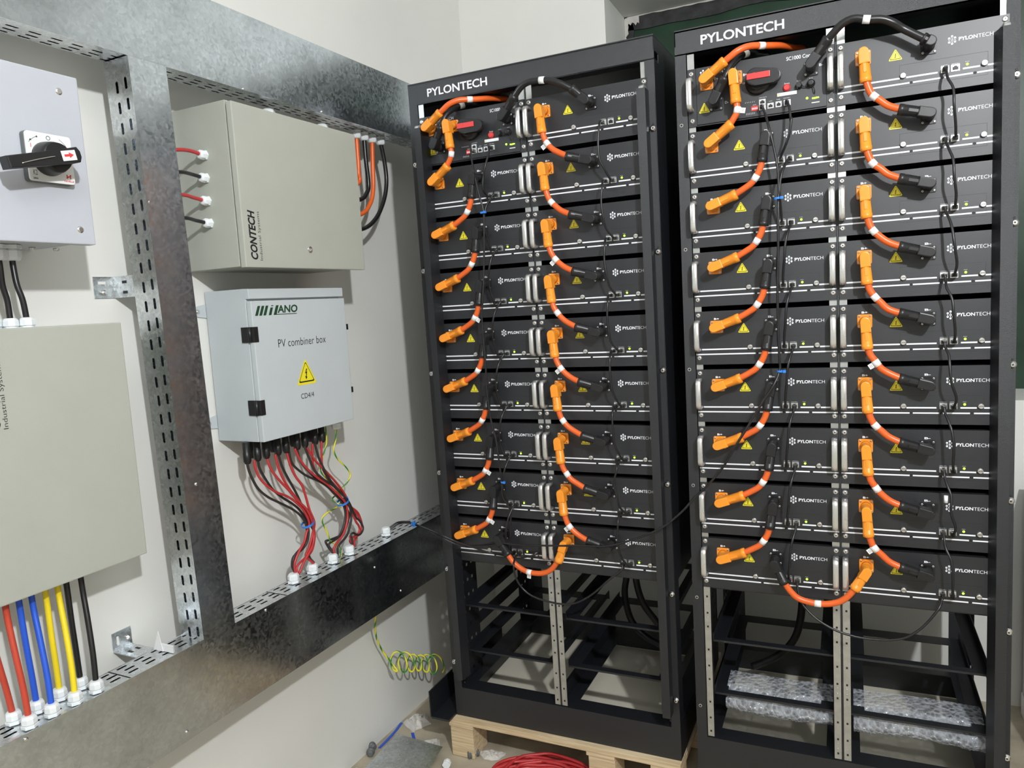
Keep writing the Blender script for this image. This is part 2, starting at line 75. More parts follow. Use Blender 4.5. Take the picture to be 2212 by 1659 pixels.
'HOSE1': [[[0.4109,0.45,-1.4974],[0.3988,0.45,-1.5838],[0.4186,0.45,-1.6752],[0.4747,0.44,-1.7238],[0.5561,0.42,-1.7423]],[[0.4479,0.42,-1.4821],[0.4667,0.42,-1.5832],[0.5139,0.42,-1.6527],[0.5574,0.42,-1.7102]]],
'HOSE2': [[[0.2217,0.45,-1.4765],[0.2127,0.45,-1.5873],[0.1892,0.45,-1.6626],[0.1377,0.45,-1.7207],[0.0656,0.44,-1.761]]],
'fl': {"tie1":[[-1.0671,0.1191,-1.973],[-1.06,0.0682,-1.973],[-1.0571,0.0178,-1.973],[-1.0571,-0.0316,-1.973]],"tie2":[[-0.9982,0.0785,-1.973],[-0.972,0.0465,-1.973],[-0.9518,0.0186,-1.973]],"g1":[[-1.073,-0.0467,-1.973],[-1.0596,-0.0755,-1.973]],"plate":[[-1.022,0.0247,-1.973],[-0.8408,0.0084,-1.973],[-0.8344,-0.0669,-1.973],[-1.0263,-0.1328,-1.973]],"bag1":[[-1.0629,0.1205,-1.973],[-1.0516,0.1739,-1.973],[-1.0115,0.1985,-1.973],[-0.9649,0.1476,-1.973],[-0.9936,0.1009,-1.973],[-0.9941,0.0799,-1.973]],"bag2":[[-0.9524,0.0381,-1.973],[-0.8902,0.074,-1.973],[-0.8588,0.0212,-1.973],[-0.876,0.0106,-1.973],[-0.9352,0.0097,-1.973]],"wg":[[-0.7952,-0.049,-1.973]],"bag3":[[-0.7363,0.058,-1.973],[-0.701,0.0842,-1.973],[-0.6489,0.0806,-1.973],[-0.6536,0.0398,-1.973],[-0.6794,0.0265,-1.973],[-0.7033,0.0274,-1.973]],"cond":[[-0.7463,0.0128,-1.973],[-0.7232,0.0437,-1.973]],"white":[[-1.0953,-0.152,-1.973],[-1.08,-0.1377,-1.973],[-1.0377,-0.13,-1.973],[-0.9818,-0.1152,-1.973]],"coil":[[-0.6085,0.0552,-1.973],[-0.6349,0.0691,-1.973],[-0.5817,0.0199,-1.973]]},
}
# ---------------------------------------------------------------- materials
def mat(name, col, rough=.5, metal=0, spec=.5, noise=0, nscale=20, bump=0, bscale=200, emit=None, rvar=0, coat=0):
    m = bpy.data.materials.new(name); m.use_nodes = True; nt = m.node_tree; b = nt.nodes['Principled BSDF']
    b.inputs['Base Color'].default_value = (*col, 1); b.inputs['Roughness'].default_value = rough
    b.inputs['Metallic'].default_value = metal; b.inputs['Specular IOR Level'].default_value = spec
    if coat: b.inputs['Coat Weight'].default_value = coat; b.inputs['Coat Roughness'].default_value = .15
    tc = nt.nodes.new('ShaderNodeTexCoord')
    if noise or rvar:
        n = nt.nodes.new('ShaderNodeTexNoise'); n.inputs['Scale'].default_value = nscale; n.inputs['Detail'].default_value = 4
        nt.links.new(tc.outputs['Object'], n.inputs['Vector'])
        if noise:
            r = nt.nodes.new('ShaderNodeMapRange'); r.inputs[1].default_value = .3; r.inputs[2].default_value = .7
            r.inputs[3].default_value = 1-noise; r.inputs[4].default_value = 1+noise
            nt.links.new(n.outputs[0], r.inputs[0])
            x = nt.nodes.new('ShaderNodeVectorMath'); x.operation = 'SCALE'; x.inputs[0].default_value = col
            nt.links.new(r.outputs[0], x.inputs['Scale']); nt.links.new(x.outputs[0], b.inputs['Base Color'])
        if rvar:
            r = nt.nodes.new('ShaderNodeMapRange'); r.inputs[1].default_value = .3; r.inputs[2].default_value = .7
            r.inputs[3].default_value = rough-rvar; r.inputs[4].default_value = rough+rvar
            nt.links.new(n.outputs[0], r.inputs[0]); nt.links.new(r.outputs[0], b.inputs['Roughness'])
    if bump:
        n = nt.nodes.new('ShaderNodeTexNoise'); n.inputs['Scale'].default_value = bscale; n.inputs['Detail'].default_value = 2
        nt.links.new(tc.outputs['Object'], n.inputs['Vector'])
        bp = nt.nodes.new('ShaderNodeBump'); bp.inputs['Strength'].default_value = bump; bp.inputs['Distance'].default_value = .002
        nt.links.new(n.outputs[0], bp.inputs['Height']); nt.links.new(bp.outputs[0], b.inputs['Normal'])
    if emit:
        b.inputs['Emission Color'].default_value = (*col, 1); b.inputs['Emission Strength'].default_value = emit
    return m
def galv(name, base=(.6,.63,.66), rough=.24, spangle=.12):
    m = mat(name, base, rough, 1); nt = m.node_tree; b = nt.nodes['Principled BSDF']
    tc = nt.nodes.new('ShaderNodeTexCoord')
    v = nt.nodes.new('ShaderNodeTexVoronoi'); v.inputs['Scale'].default_value = 150
    wn = nt.nodes.new('ShaderNodeTexNoise'); wn.inputs['Scale'].default_value = 60; wn.inputs['Detail'].default_value = 6
    mx = nt.nodes.new('ShaderNodeVectorMath'); mx.operation = 'ADD'
    sc = nt.nodes.new('ShaderNodeVectorMath'); sc.operation = 'SCALE'; sc.inputs['Scale'].default_value = .022
    nt.links.new(tc.outputs['Object'], wn.inputs['Vector']); nt.links.new(wn.outputs['Color'], sc.inputs[0])
    nt.links.new(sc.outputs[0], mx.inputs[0]); nt.links.new(tc.outputs['Object'], mx.inputs[1]); nt.links.new(mx.outputs[0], v.inputs['Vector'])
    sep = nt.nodes.new('ShaderNodeSeparateColor'); nt.links.new(v.outputs['Color'], sep.inputs[0])
    r = nt.nodes.new('ShaderNodeMapRange'); r.inputs[3].default_value = rough-.04; r.inputs[4].default_value = rough+.09
    nt.links.new(sep.outputs[0], r.inputs[0]); nt.links.new(r.outputs[0], b.inputs['Roughness'])
    r2 = nt.nodes.new('ShaderNodeMapRange'); r2.inputs[3].default_value = 1-spangle; r2.inputs[4].default_value = 1+spangle
    nt.links.new(sep.outputs[1], r2.inputs[0])
    n2 = nt.nodes.new('ShaderNodeTexNoise'); n2.inputs['Scale'].default_value = 9; n2.inputs['Detail'].default_value = 8; n2.inputs['Roughness'].default_value = .65
    nt.links.new(tc.outputs['Object'], n2.inputs['Vector'])
    r3 = nt.nodes.new('ShaderNodeMapRange'); r3.inputs[1].default_value = .3; r3.inputs[2].default_value = .7; r3.inputs[3].default_value = .80; r3.inputs[4].default_value = 1.15
    nt.links.new(n2.outputs[0], r3.inputs[0])
    mu = nt.nodes.new('ShaderNodeMath'); mu.operation = 'MULTIPLY'; nt.links.new(r2.outputs[0], mu.inputs[0]); nt.links.new(r3.outputs[0], mu.inputs[1])
    x = nt.nodes.new('ShaderNodeVectorMath'); x.operation = 'SCALE'; x.inputs[0].default_value = base
    nt.links.new(mu.outputs[0], x.inputs['Scale']); nt.links.new(x.outputs[0], b.inputs['Base Color'])
    bp = nt.nodes.new('ShaderNodeBump'); bp.inputs['Strength'].default_value = .03; bp.inputs['Distance'].default_value = .0004
    nt.links.new(sep.outputs[2], bp.inputs['Height']); nt.links.new(bp.outputs[0], b.inputs['Normal'])
    return m
M = dict(
 wall=mat('wall_paint', (.765,.765,.73), .55, noise=.025, nscale=3, bump=.05, bscale=60),
 floor=mat('floor_concrete', (.42,.37,.28), .8, noise=.25, nscale=9, bump=.3, bscale=40),
 ceil=mat('ceiling_paint', (.8,.8,.78), .7, noise=.02),
 green=mat('green_glass', (.018,.045,.026), .35, noise=.35, nscale=5, spec=.3),
 peel=mat('peeled_black', (.03,.03,.032), .7, noise=.5, nscale=30, bump=.5, bscale=40),
 plaster=mat('loose_plaster', (.62,.60,.56), .9, noise=.1, nscale=30, bump=.6, bscale=60),
 galv=galv('galvanised_sheet', (.66,.69,.71)), galvd=galv('galvanised_cover', (.66,.72,.78), .18, .07),
 zinc=mat('zinc_rail', (.60,.61,.61), .32, .9, noise=.08, nscale=60),
 steel=mat('bright_steel', (.78,.78,.77), .22, 1, rvar=.06),
 screw=mat('steel_screw', (.75,.74,.71), .3, .85, noise=.2, nscale=300),
 alu=mat('satin_aluminium', (.80,.80,.79), .3, .85, rvar=.04, nscale=40),
 rack=mat('black_powder_coat', (.009,.0105,.014), .40, spec=.75, noise=.1, nscale=40, bump=.35, bscale=1400),
 panel=mat('graphite_panel', (.009,.0105,.0145), .46, spec=.8, noise=.06, nscale=30, bump=.05, bscale=1600),
 inner=mat('dark_chassis', (.012,.012,.013), .6, noise=.1),
 white=mat('white_print', (.86,.88,.92), .5, noise=.01), black=mat('black_plastic', (.012,.012,.013), .38, noise=.1, nscale=80),
 blackr=mat('black_rubber', (.012,.012,.013), .32, spec=.5, noise=.1, nscale=80),
 orange=mat('orange_plastic', (.93,.31,.025), .36, noise=.04, nscale=60),
 cable=mat('orange_cable', (.78,.13,.022), .33, noise=.05, nscale=50),
 red=mat('red_cable', (.50,.035,.038), .4, noise=.06, nscale=50), redp=mat('red_plastic', (.68,.05,.05), .35, noise=.05),
 darkc=mat('dark_cable', (.03,.024,.024), .45, noise=.1, nscale=50),
 blue=mat('blue_cable', (.02,.10,.62), .4, noise=.05), tie=mat('blue_nylon', (.03,.22,.75), .35, noise=.05),
 yellow=mat('yellow_cable', (.85,.66,.015), .4, noise=.05), redm=mat('red_sheath', (.52,.06,.03), .45, noise=.06),
 label=mat('white_label', (.85,.86,.86), .45, noise=.02), yel=mat('warning_yellow', (.85,.74,.03), .4, noise=.02),
 nylon=mat('white_nylon', (.80,.84,.86), .35, noise=.02), gnylon=mat('grey_nylon', (.13,.14,.14), .5, noise=.1),
 beige=mat('beige_enclosure', (.42,.435,.385), .42, noise=.02, nscale=10, bump=.06, bscale=900),
 grey=mat('grey_enclosure', (.53,.575,.60), .42, noise=.02, nscale=10, bump=.06, bscale=900),
 cool=mat('cool_white_enclosure', (.50,.52,.575), .42, noise=.02, nscale=10, bump=.06, bscale=900),
 lgreen=mat('logo_green', (.012,.055,.022), .5, noise=.02), ink=mat('black_ink', (.012,.012,.015), .5, noise=.02),
 led=mat('green_led', (.35,1,.03), .4, emit=4), wood=None, bubble=None)
def woodmat():
    m = mat('pine_board', (.6,.45,.26), .7); nt = m.node_tree; b = nt.nodes['Principled BSDF']
    tc = nt.nodes.new('ShaderNodeTexCoord'); mp = nt.nodes.new('ShaderNodeMapping'); mp.inputs['Scale'].default_value = (1.5, 14, 40)
    n = nt.nodes.new('ShaderNodeTexNoise'); n.inputs['Scale'].default_value = 4; n.inputs['Detail'].default_value = 6; n.inputs['Distortion'].default_value = .6
    cr = nt.nodes.new('ShaderNodeValToRGB'); cr.color_ramp.elements[0].position = .3; cr.color_ramp.elements[1].position = .7
    cr.color_ramp.elements[0].color = (.50,.36,.20,1); cr.color_ramp.elements[1].color = (.74,.60,.40,1)
    nt.links.new(tc.outputs['Object'], mp.inputs['Vector']); nt.links.new(mp.outputs[0], n.inputs['Vector']); nt.links.new(n.outputs[0], cr.inputs[0]); nt.links.new(cr.outputs[0], b.inputs['Base Color'])
    return m
M['wood'] = woodmat()
M['ply'] = mat('grey_plywood', (.74,.70,.58), .6, noise=.08, nscale=3)
def gymat():
    m = mat('green_yellow_wire', (.7,.62,.03), .4); nt = m.node_tree; b = nt.nodes['Principled BSDF']
    uv = nt.nodes.new('ShaderNodeUVMap'); sx = nt.nodes.new('ShaderNodeSeparateXYZ'); nt.links.new(uv.outputs[0], sx.inputs[0])
    a = nt.nodes.new('ShaderNodeMath'); a.operation = 'MULTIPLY_ADD'; a.inputs[1].default_value = 16; nt.links.new(sx.outputs[1], a.inputs[0]); nt.links.new(sx.outputs[0], a.inputs[2])
    f = nt.nodes.new('ShaderNodeMath'); f.operation = 'FRACT'; nt.links.new(a.outputs[0], f.inputs[0])
    g = nt.nodes.new('ShaderNodeMath'); g.operation = 'GREATER_THAN'; g.inputs[1].default_value = .58; nt.links.new(f.outputs[0], g.inputs[0])
    mx = nt.nodes.new('ShaderNodeMix'); mx.data_type = 'RGBA'; mx.inputs['A'].default_value = (.80,.72,.03,1); mx.inputs['B'].default_value = (.02,.22,.03,1)
    nt.links.new(g.outputs[0], mx.inputs['Factor']); nt.links.new(mx.outputs['Result'], b.inputs['Base Color'])
    return m
M['gy'] = gymat()
def bubblemat():
    m = mat('bubble_wrap_film', (.50,.53,.58), .14, spec=1); nt = m.node_tree; b = nt.nodes['Principled BSDF']
    b.inputs['Alpha'].default_value = .42
    tc = nt.nodes.new('ShaderNodeTexCoord'); v = nt.nodes.new('ShaderNodeTexVoronoi'); v.inputs['Scale'].default_value = 95
    nt.links.new(tc.outputs['Object'], v.inputs['Vector']); bp = nt.nodes.new('ShaderNodeBump'); bp.inputs['Strength'].default_value = 1; bp.inputs['Distance'].default_value = .006; bp.invert = True
    nt.links.new(v.outputs['Distance'], bp.inputs['Height']); nt.links.new(bp.outputs[0], b.inputs['Normal'])
    r = nt.nodes.new('ShaderNodeMapRange'); r.inputs[1].default_value = .1; r.inputs[2].default_value = .6; r.inputs[3].default_value = .18; r.inputs[4].default_value = .62; nt.links.new(v.outputs['Distance'], r.inputs[0]); nt.links.new(r.outputs[0], b.inputs['Alpha'])
    return m
M['bubble'] = bubblemat()

# ---------------------------------------------------------------- mesh helpers
BASE = {}
def cr(pts, sub=6):
    P = [Vector(p) for p in pts]; out = []
    for i in range(len(P)-1):
        p0 = P[max(i-1,0)]; p1 = P[i]; p2 = P[i+1]; p3 = P[min(i+2,len(P)-1)]
        for k in range(sub):
            t = k/sub; t2 = t*t; t3 = t2*t
            out.append(.5*((2*p1)+(p2-p0)*t+(2*p0-5*p1+4*p2-p3)*t2+(3*p1-p0-3*p2+p3)*t3))
    out.append(P[-1]); return out
class MB:
    def __init__(s, T=None):
        s.bm = bmesh.new(); s.T = T or Matrix.Identity(4); s.uv = None
    def begin(s): s.old = set(s.bm.faces)
    def end(s, m):
        for f in s.bm.faces:
            if f not in s.old: f.material_index = m
        return s
    def v(s, p): return s.bm.verts.new(s.T @ Vector(p))
    def face(s, vs, m=0, smooth=False):
        try: f = s.bm.faces.new(vs)
        except ValueError: return None
        f.material_index = m; f.smooth = smooth; return f
    def box(s, x0, x1, y0, y1, z0, z1, m=0, bev=0):
        c = [s.v((x,y,z)) for x in (x0,x1) for y in (y0,y1) for z in (z0,z1)]
        fs = [s.face([c[i] for i in q], m) for q in ((0,1,3,2),(4,6,7,5),(0,4,5,1),(2,3,7,6),(0,2,6,4),(1,5,7,3))]
        if bev:
            es = list({e for f in fs for e in f.edges})
            bmesh.ops.bevel(s.bm, geom=es, offset=bev, segments=2, profile=.6, affect='EDGES')
        return s
    def prism(s, pts, vec, m=0, smooth=False, bev=0):     # pts: 3-D outline, extruded by vec
        a = [s.v(p) for p in pts]; b = [s.v(Vector(p)+Vector(vec)) for p in pts]; n = len(pts)
        fs = [s.face(a[::-1], m), s.face(b, m)]
        for i in range(n): fs.append(s.face([a[i], a[(i+1)%n], b[(i+1)%n], b[i]], m, smooth))
        if bev:
            es = [e for f in fs[:2] if f for e in f.edges]
            bmesh.ops.bevel(s.bm, geom=es, offset=bev, segments=2, profile=.6, affect='EDGES')
        return s
    def lathe(s, p0, ax, prof, n=16, m=0, smooth=True, flat=None):   # prof [(t along axis, radius)]
        ax = Vector(ax).normalized(); p0 = Vector(p0)
        u = ax.cross(Vector((0,0,1)) if abs(ax.z) < .9 else Vector((1,0,0))).normalized(); w = ax.cross(u)
        rings = []
        for t, r in prof:
            rings.append([s.v(p0+ax*t+(u*math.cos(2*PI*k/n)+w*math.sin(2*PI*k/n))*r) for k in range(n)])
        for i in range(len(rings)-1):
            sm = smooth and not (flat and i in flat)
            for k in range(n): s.face([rings[i][k], rings[i][(k+1)%n], rings[i+1][(k+1)%n], rings[i+1][k]], m, sm)
        s.face(rings[0][::-1], m); s.face(rings[-1], m); return s
    def cyl(s, p0, p1, r, n=16, m=0, r1=None):
        p0 = Vector(p0); d = Vector(p1)-p0
        return s.lathe(p0, d, [(0,r),(d.length, r if r1 is None else r1)], n, m)
    def tube(s, pts, r, n=10, m=0, sub=6, uv=False):
        P = cr(pts, sub) if sub else [Vector(p) for p in pts]
        L = 0; prev = None; rings = []; t0 = (P[1]-P[0]).normalized()
        u = t0.cross(Vector((0,0,1)) if abs(t0.z) < .9 else Vector((1,0,0))).normalized(); Ls = []
        for i, p in enumerate(P):
            t = (P[min(i+1,len(P)-1)]-P[max(i-1,0)]).normalized()
            u = (u - t*u.dot(t)).normalized(); w = t.cross(u)
            rr = r(i/(len(P)-1)) if callable(r) else r
            rings.append([s.v(p+(u*math.cos(2*PI*k/n)+w*math.sin(2*PI*k/n))*rr) for k in range(n)])
            if i: L += (p-P[i-1]).length
            Ls.append(L)
        lay = s.bm.loops.layers.uv.verify() if uv else None
        for i in range(len(rings)-1):
            for k in range(n):
                f = s.face([rings[i][k], rings[i][(k+1)%n], rings[i+1][(k+1)%n], rings[i+1][k]], m, True)
                if lay and f:
                    for lp, (a, b) in zip(f.loops, ((k,i),(k+1,i),(k+1,i+1),(k,i+1))): lp[lay].uv = (a/n, Ls[b])
        s.face(rings[0][::-1], m); s.face(rings[-1], m); return s
    def perf(s, O, U, V, lu, lv, rows, pitch, sl, sw, off=0, m=0, square=False, th=0):
        # sheet O + u*U + v*V with rows of slots; rows: list of v centres, slot long axis along U
        O = Vector(O); U = Vector(U).normalized(); V = Vector(V).normalized()
        vb = [0]+[(a+b)/2 for a, b in zip(rows, rows[1:])]+[lv]
        q = lambda u, v: s.v(O+U*u+V*v)
        for r, vc in enumerate(rows):
            v0, v1 = vb[r], vb[r+1]; o = off+(r%2)*pitch*.12 if not square else off
            n = int((lu-o)/pitch); u = o
            if o > 1e-6: s.face([q(0,v0), q(o,v0), q(o,v1), q(0,v1)], m)
            for k in range(n):
                u0, u1 = u, u+pitch; uc = (u0+u1)/2; a, h = sl/2, sw/2; e = a if square else a-h*.6; g = h if square else h*.55
                out = [(u0,v0),(uc,v0),(u1,v0),(u1,vc),(u1,v1),(uc,v1),(u0,v1),(u0,vc)]
                inn = [(uc-e,vc-h),(uc,vc-h),(uc+e,vc-h),(uc+a,vc),(uc+e,vc+h),(uc,vc+h),(uc-e,vc+h),(uc-a,vc)]
                oo = [q(*p) for p in out]; ii = [q(*p) for p in inn]
                for j in range(8): s.face([oo[j], oo[(j+1)%8], ii[(j+1)%8], ii[j]], m)
                u = u1
            if lu-u > 1e-6: s.face([q(u,v0), q(lu,v0), q(lu,v1), q(u,v1)], m)
        bmesh.ops.remove_doubles(s.bm, verts=s.bm.verts, dist=1e-5); return s
    def put(s, me_vf, fn, m=0):                             # place flat glyph geometry through a mapping
        vs, fs = me_vf; a = [s.v(fn(x, y, z)) for x, y, z in vs]
        for f in fs: s.face([a[i] for i in f], m)
        return s
    def build(s, name, mats, parent=None, loc=None, norm=True):
        bmesh.ops.remove_doubles(s.bm, verts=s.bm.verts, dist=1e-6)
        if norm: bmesh.ops.recalc_face_normals(s.bm, faces=s.bm.faces)
        if parent is not None: off = BASE.get(parent.name, Vector((0,0,0)))
        elif loc is not None: off = Vector(loc)
        else:
            xs = [v.co for v in s.bm.verts]; off = Vector((sum(v.x for v in xs)/len(xs), sum(v.y for v in xs)/len(xs), min(v.z for v in xs)))
        bmesh.ops.translate(s.bm, verts=s.bm.verts, vec=-off)
        me = bpy.data.meshes.new(name); s.bm.to_mesh(me); s.bm.free()
        for mm in (mats if isinstance(mats, (list, tuple)) else [mats]): me.materials.append(M[mm])
        o = bpy.data.objects.new(name, me); C.objects.link(o)
        if parent is not None: o.parent = parent; BASE[o.name] = off
        else: o.location = off; BASE[o.name] = off
        return o
def tag(o, label=None, cat=None, group=None, kind=None):
    if label: o['label'] = label
    if cat: o['category'] = cat
    if group: o['group'] = group
    if kind: o['kind'] = kind
    return o
def empty(name, label, cat, b=(0,0,0), F=None, group=None):
    o = bpy.data.objects.new(name, None); C.objects.link(o); o.empty_display_size = .05
    b = Vector(b); BASE[o.name] = b
    o.matrix_world = (F if F is not None else Matrix.Identity(4)) @ Matrix.Translation(b)
    tag(o, label, cat, group); return o
def copy_tree(o, parent=None):
    c = o.copy(); C.objects.link(c)
    if o.name in BASE: BASE[c.name] = BASE[o.name]
    if parent is not None: c.parent = parent
    for ch in [x for x in o.children]: copy_tree(ch, c)
    return c
KIDS = {}
def dup(root, Mx, label, group=None):
    c = root.copy(); C.objects.link(c); c.matrix_world = Mx; BASE[c.name] = BASE[root.name]
    def rec(src, dst):
        for ch in list(src.children):
            d = ch.copy(); C.objects.link(d); d.parent = dst; rec(ch, d)
    rec(root, c); c['label'] = label
    if group: c['group'] = group
    return c
GL = {}
def glyph(txt, bold=0, shear=0, spacing=1):
    k = (txt, bold, shear, spacing)
    if k in GL: return GL[k]
    cu = bpy.data.curves.new('t', 'FONT'); cu.body = txt; cu.size = 1; cu.offset = bold; cu.shear = shear; cu.resolution_u = 3; cu.space_character = spacing
    ob = bpy.data.objects.new('t', cu); C.objects.link(ob)
    bpy.context.view_layer.update()
    me = bpy.data.meshes.new_from_object(ob.evaluated_get(bpy.context.evaluated_depsgraph_get()))
    vs = [v.co.copy() for v in me.vertices]; fs = [tuple(p.vertices) for p in me.polygons]
    x0 = min(v.x for v in vs); x1 = max(v.x for v in vs); y0 = min(v.y for v in vs); y1 = max(v.y for v in vs)
    vs = [((v.x-x0)/(x1-x0), (v.y-y0)/(y1-y0), 0) for v in vs]
    bpy.data.objects.remove(ob); bpy.data.curves.remove(cu); bpy.data.meshes.remove(me)
    GL[k] = (vs, fs); return GL[k]
def rtext(mb, txt, x0, x1, z0, z1, y, m=0, bold=0, shear=0, sp=1):       # text on a front plane (faces -Y)
    mb.put(glyph(txt, bold, shear, sp), lambda u, v, q: (x0+u*(x1-x0), y, z0+v*(z1-z0)), m)
def wtext(mb, txt, s0, s1, z0, z1, d, m=0, bold=0, shear=0, up=False, sp=1):    # on the wall frame
    if up: f = lambda u, v, q: (s1-v*(s1-s0), d, z0+u*(z1-z0))
    else: f = lambda u, v, q: (s0+u*(s1-s0), d, z0+v*(z1-z0))
    mb.put(glyph(txt, bold, shear, sp), f, m)
def rrect(x0, x1, z0, z1, r, y, n=3):
    out = []
    for cx, cz, a in ((x1-r, z1-r, 0), (x0+r, z1-r, 90), (x0+r, z0+r, 180), (x1-r, z0+r, 270)):
        for k in range(n+1):
            t = math.radians(a+90*k/n); out.append((cx+r*math.cos(t), y, cz+r*math.sin(t)))
    return out
def tri(cx, z0, w, h, r, y, n=4):
    P = [Vector((cx-w/2,0,z0)), Vector((cx+w/2,0,z0)), Vector((cx,0,z0+h))]; out = []
    for i in range(3):
        a, b, c = P[i-1], P[i], P[(i+1)%3]; d1 = (a-b).normalized(); d2 = (c-b).normalized()
        p1 = b+d1*r*1.7; p2 = b+d2*r*1.7
        for k in range(n+1):
            t = k/n; q = (p1*(1-t)**2+b*2*t*(1-t)+p2*t*t); out.append((q.x, y, q.z))
    return out
BOLT = [(.10,1),(-.40,.08),(-.02,.20),(-.16,-.42),(-.42,-.36),(-.12,-1.05),(.26,-.56),(.04,-.50),(.34,.50),(0,.38),(.46,1)]
def warn(mb, cx, z0, w, h, y, dy=-.0002, mb_y=0, mk=1):         # yellow triangle with black border and bolt
    mb.prism(tri(cx, z0, w, h, w*.07, y), (0,dy,0), mb_y)
    t2 = tri(cx, z0+h*.09, w*.80, h*.80, w*.05, y+dy*1.3); t3 = tri(cx, z0+h*.14, w*.70, h*.70, w*.04, y+dy*1.3)
    a = [mb.v(p) for p in t2]; b = [mb.v(p) for p in t3]; n = len(a)
    for i in range(n): mb.face([a[i], a[(i+1)%n], b[(i+1)%n], b[i]], mk)
    mb.prism([(cx+p[0]*w*.16, y+dy*1.3, z0+h*.40+p[1]*h*.20) for p in BOLT], (0,dy*.3,0), mk)

# ---------------------------------------------------------------- room shell
def S(name, mb, m, parent=None):
    o = mb.build(name, m, parent)
    if parent is None: o['kind'] = 'structure'
    return o
XR, YF, ZC, YB = 2.3, -3.2, 1.25, .865
OX0, OX1, OZ0, OZ1, OD = -.448, 1.9, -.95, .556, .285
S('floor', MB().box(-1.4, XR+.1, YF-.1, 1.4, FLOOR-.1, FLOOR), 'floor')
S('ceiling', MB().box(-1.5, XR+.1, YF-.1, 1.4, ZC, ZC+.1), 'ceil')
S('wall_left', MB(WALL).box(-3.4, 1.25, -.1, 0, FLOOR, ZC), 'wall')
mb = MB()
mb.box(-1.3, OX0, YB, YB+.35, FLOOR, ZC).box(OX0, OX1, YB, YB+.35, OZ1, ZC).box(OX0, OX1, YB, YB+.35, FLOOR, OZ0).box(OX1, XR+.1, YB, YB+.35, FLOOR, ZC)
S('wall_back', mb, 'wall')
S('wall_right', MB().box(XR, XR+.1, YF, 1.2, FLOOR, ZC), 'wall')
S('wall_front', MB().box(-1.4, XR, YF-.1, YF, FLOOR, ZC), 'wall')
mb = MB(); y = YB+OD
mb.box(OX0+.01, OX1, y, y+.02, OZ0, OZ1-.01)
mb.box(.62, .65, y-.004, y, OZ0, OZ1-.01, 0)
w1 = S('window_1', mb, 'green')
mb = MB()                                                        # ragged black edging where the plaster broke off
def ragged(mb, a, b, nrm, w0, w1, n, yy, th, seed):
    rnd = random.Random(seed); A = Vector(a); B = Vector(b); N = Vector(nrm); p = []; q = []
    for i in range(n+1):
        t = i/n; c = A.lerp(B, t); p.append(c); q.append(c+N*(w0+(w1-w0)*rnd.random()))
    for i in range(n):
        mb.prism([p[i], p[i+1], q[i+1], q[i]], (0, -th, 0))
ragged(mb, (OX0+.002, yy_:=y-.001, OZ1-.002), (OX1, y-.001, OZ1-.002), (0,0,-1), .045, .062, 26, y, .006, 3)
ragged(mb, (OX0+.002, y-.001, OZ1-.002), (OX0+.002, y-.001, -.2), (1,0,0), .028, .05, 30, y, .006, 4)
mb.build('window_edging', 'peel', w1)
mb = MB()
ragged(mb, (OX0+.001, y-.008, OZ1-.001), (OX0+.001, y-.008, -.2), (1,0,0), .003, .016, 60, y, .004, 5)
ragged(mb, (OX0, y-.008, OZ1-.001), (OX1, y-.008, OZ1-.001), (0,0,-1), .002, .007, 80, y, .004, 6)
ragged(mb, (OX0+.004, y-.009, OZ1-.004), (OX0+.06, y-.009, OZ1-.004), (0,0,-1), .02, .034, 8, y, .004, 8)
mb.build('plaster_edge', 'plaster', w1)
# the flood lamp itself, high up behind the photographer
t = empty('flood_lamp', 'square flood lamp fixed high behind the camera', 'lamp', LAMP+Vector((.03,-.05,.03)))
dirv = (Vector((-.3,.2,-.7))-LAMP).normalized(); q = dirv.to_track_quat('-Z','Y').to_matrix().to_4x4()
FT = Matrix.Translation(LAMP) @ q
MB(FT).box(-.09,.09,-.09,.09,.012,.05,bev=.006).build('lamp_housing', 'black', t)
MB().cyl(LAMP+Vector((.0,0,.05)), (LAMP.x, LAMP.y, ZC), .008).build('lamp_stem', 'steel', t)
t = empty('fill_batten', 'white hanging batten added behind the camera to carry the fill lights', 'added fill light', (.9,-2.6,.93))  # invented body for the two added fill lights
MB().box(.28,1.52,-2.66,-2.54,.935,.955,bev=.004).build('batten_body', 'label', t)
for x in (.4,1.4): MB().cyl((x,-2.6,.955),(x,-2.6,ZC),.004).build('hanger', 'steel', t)

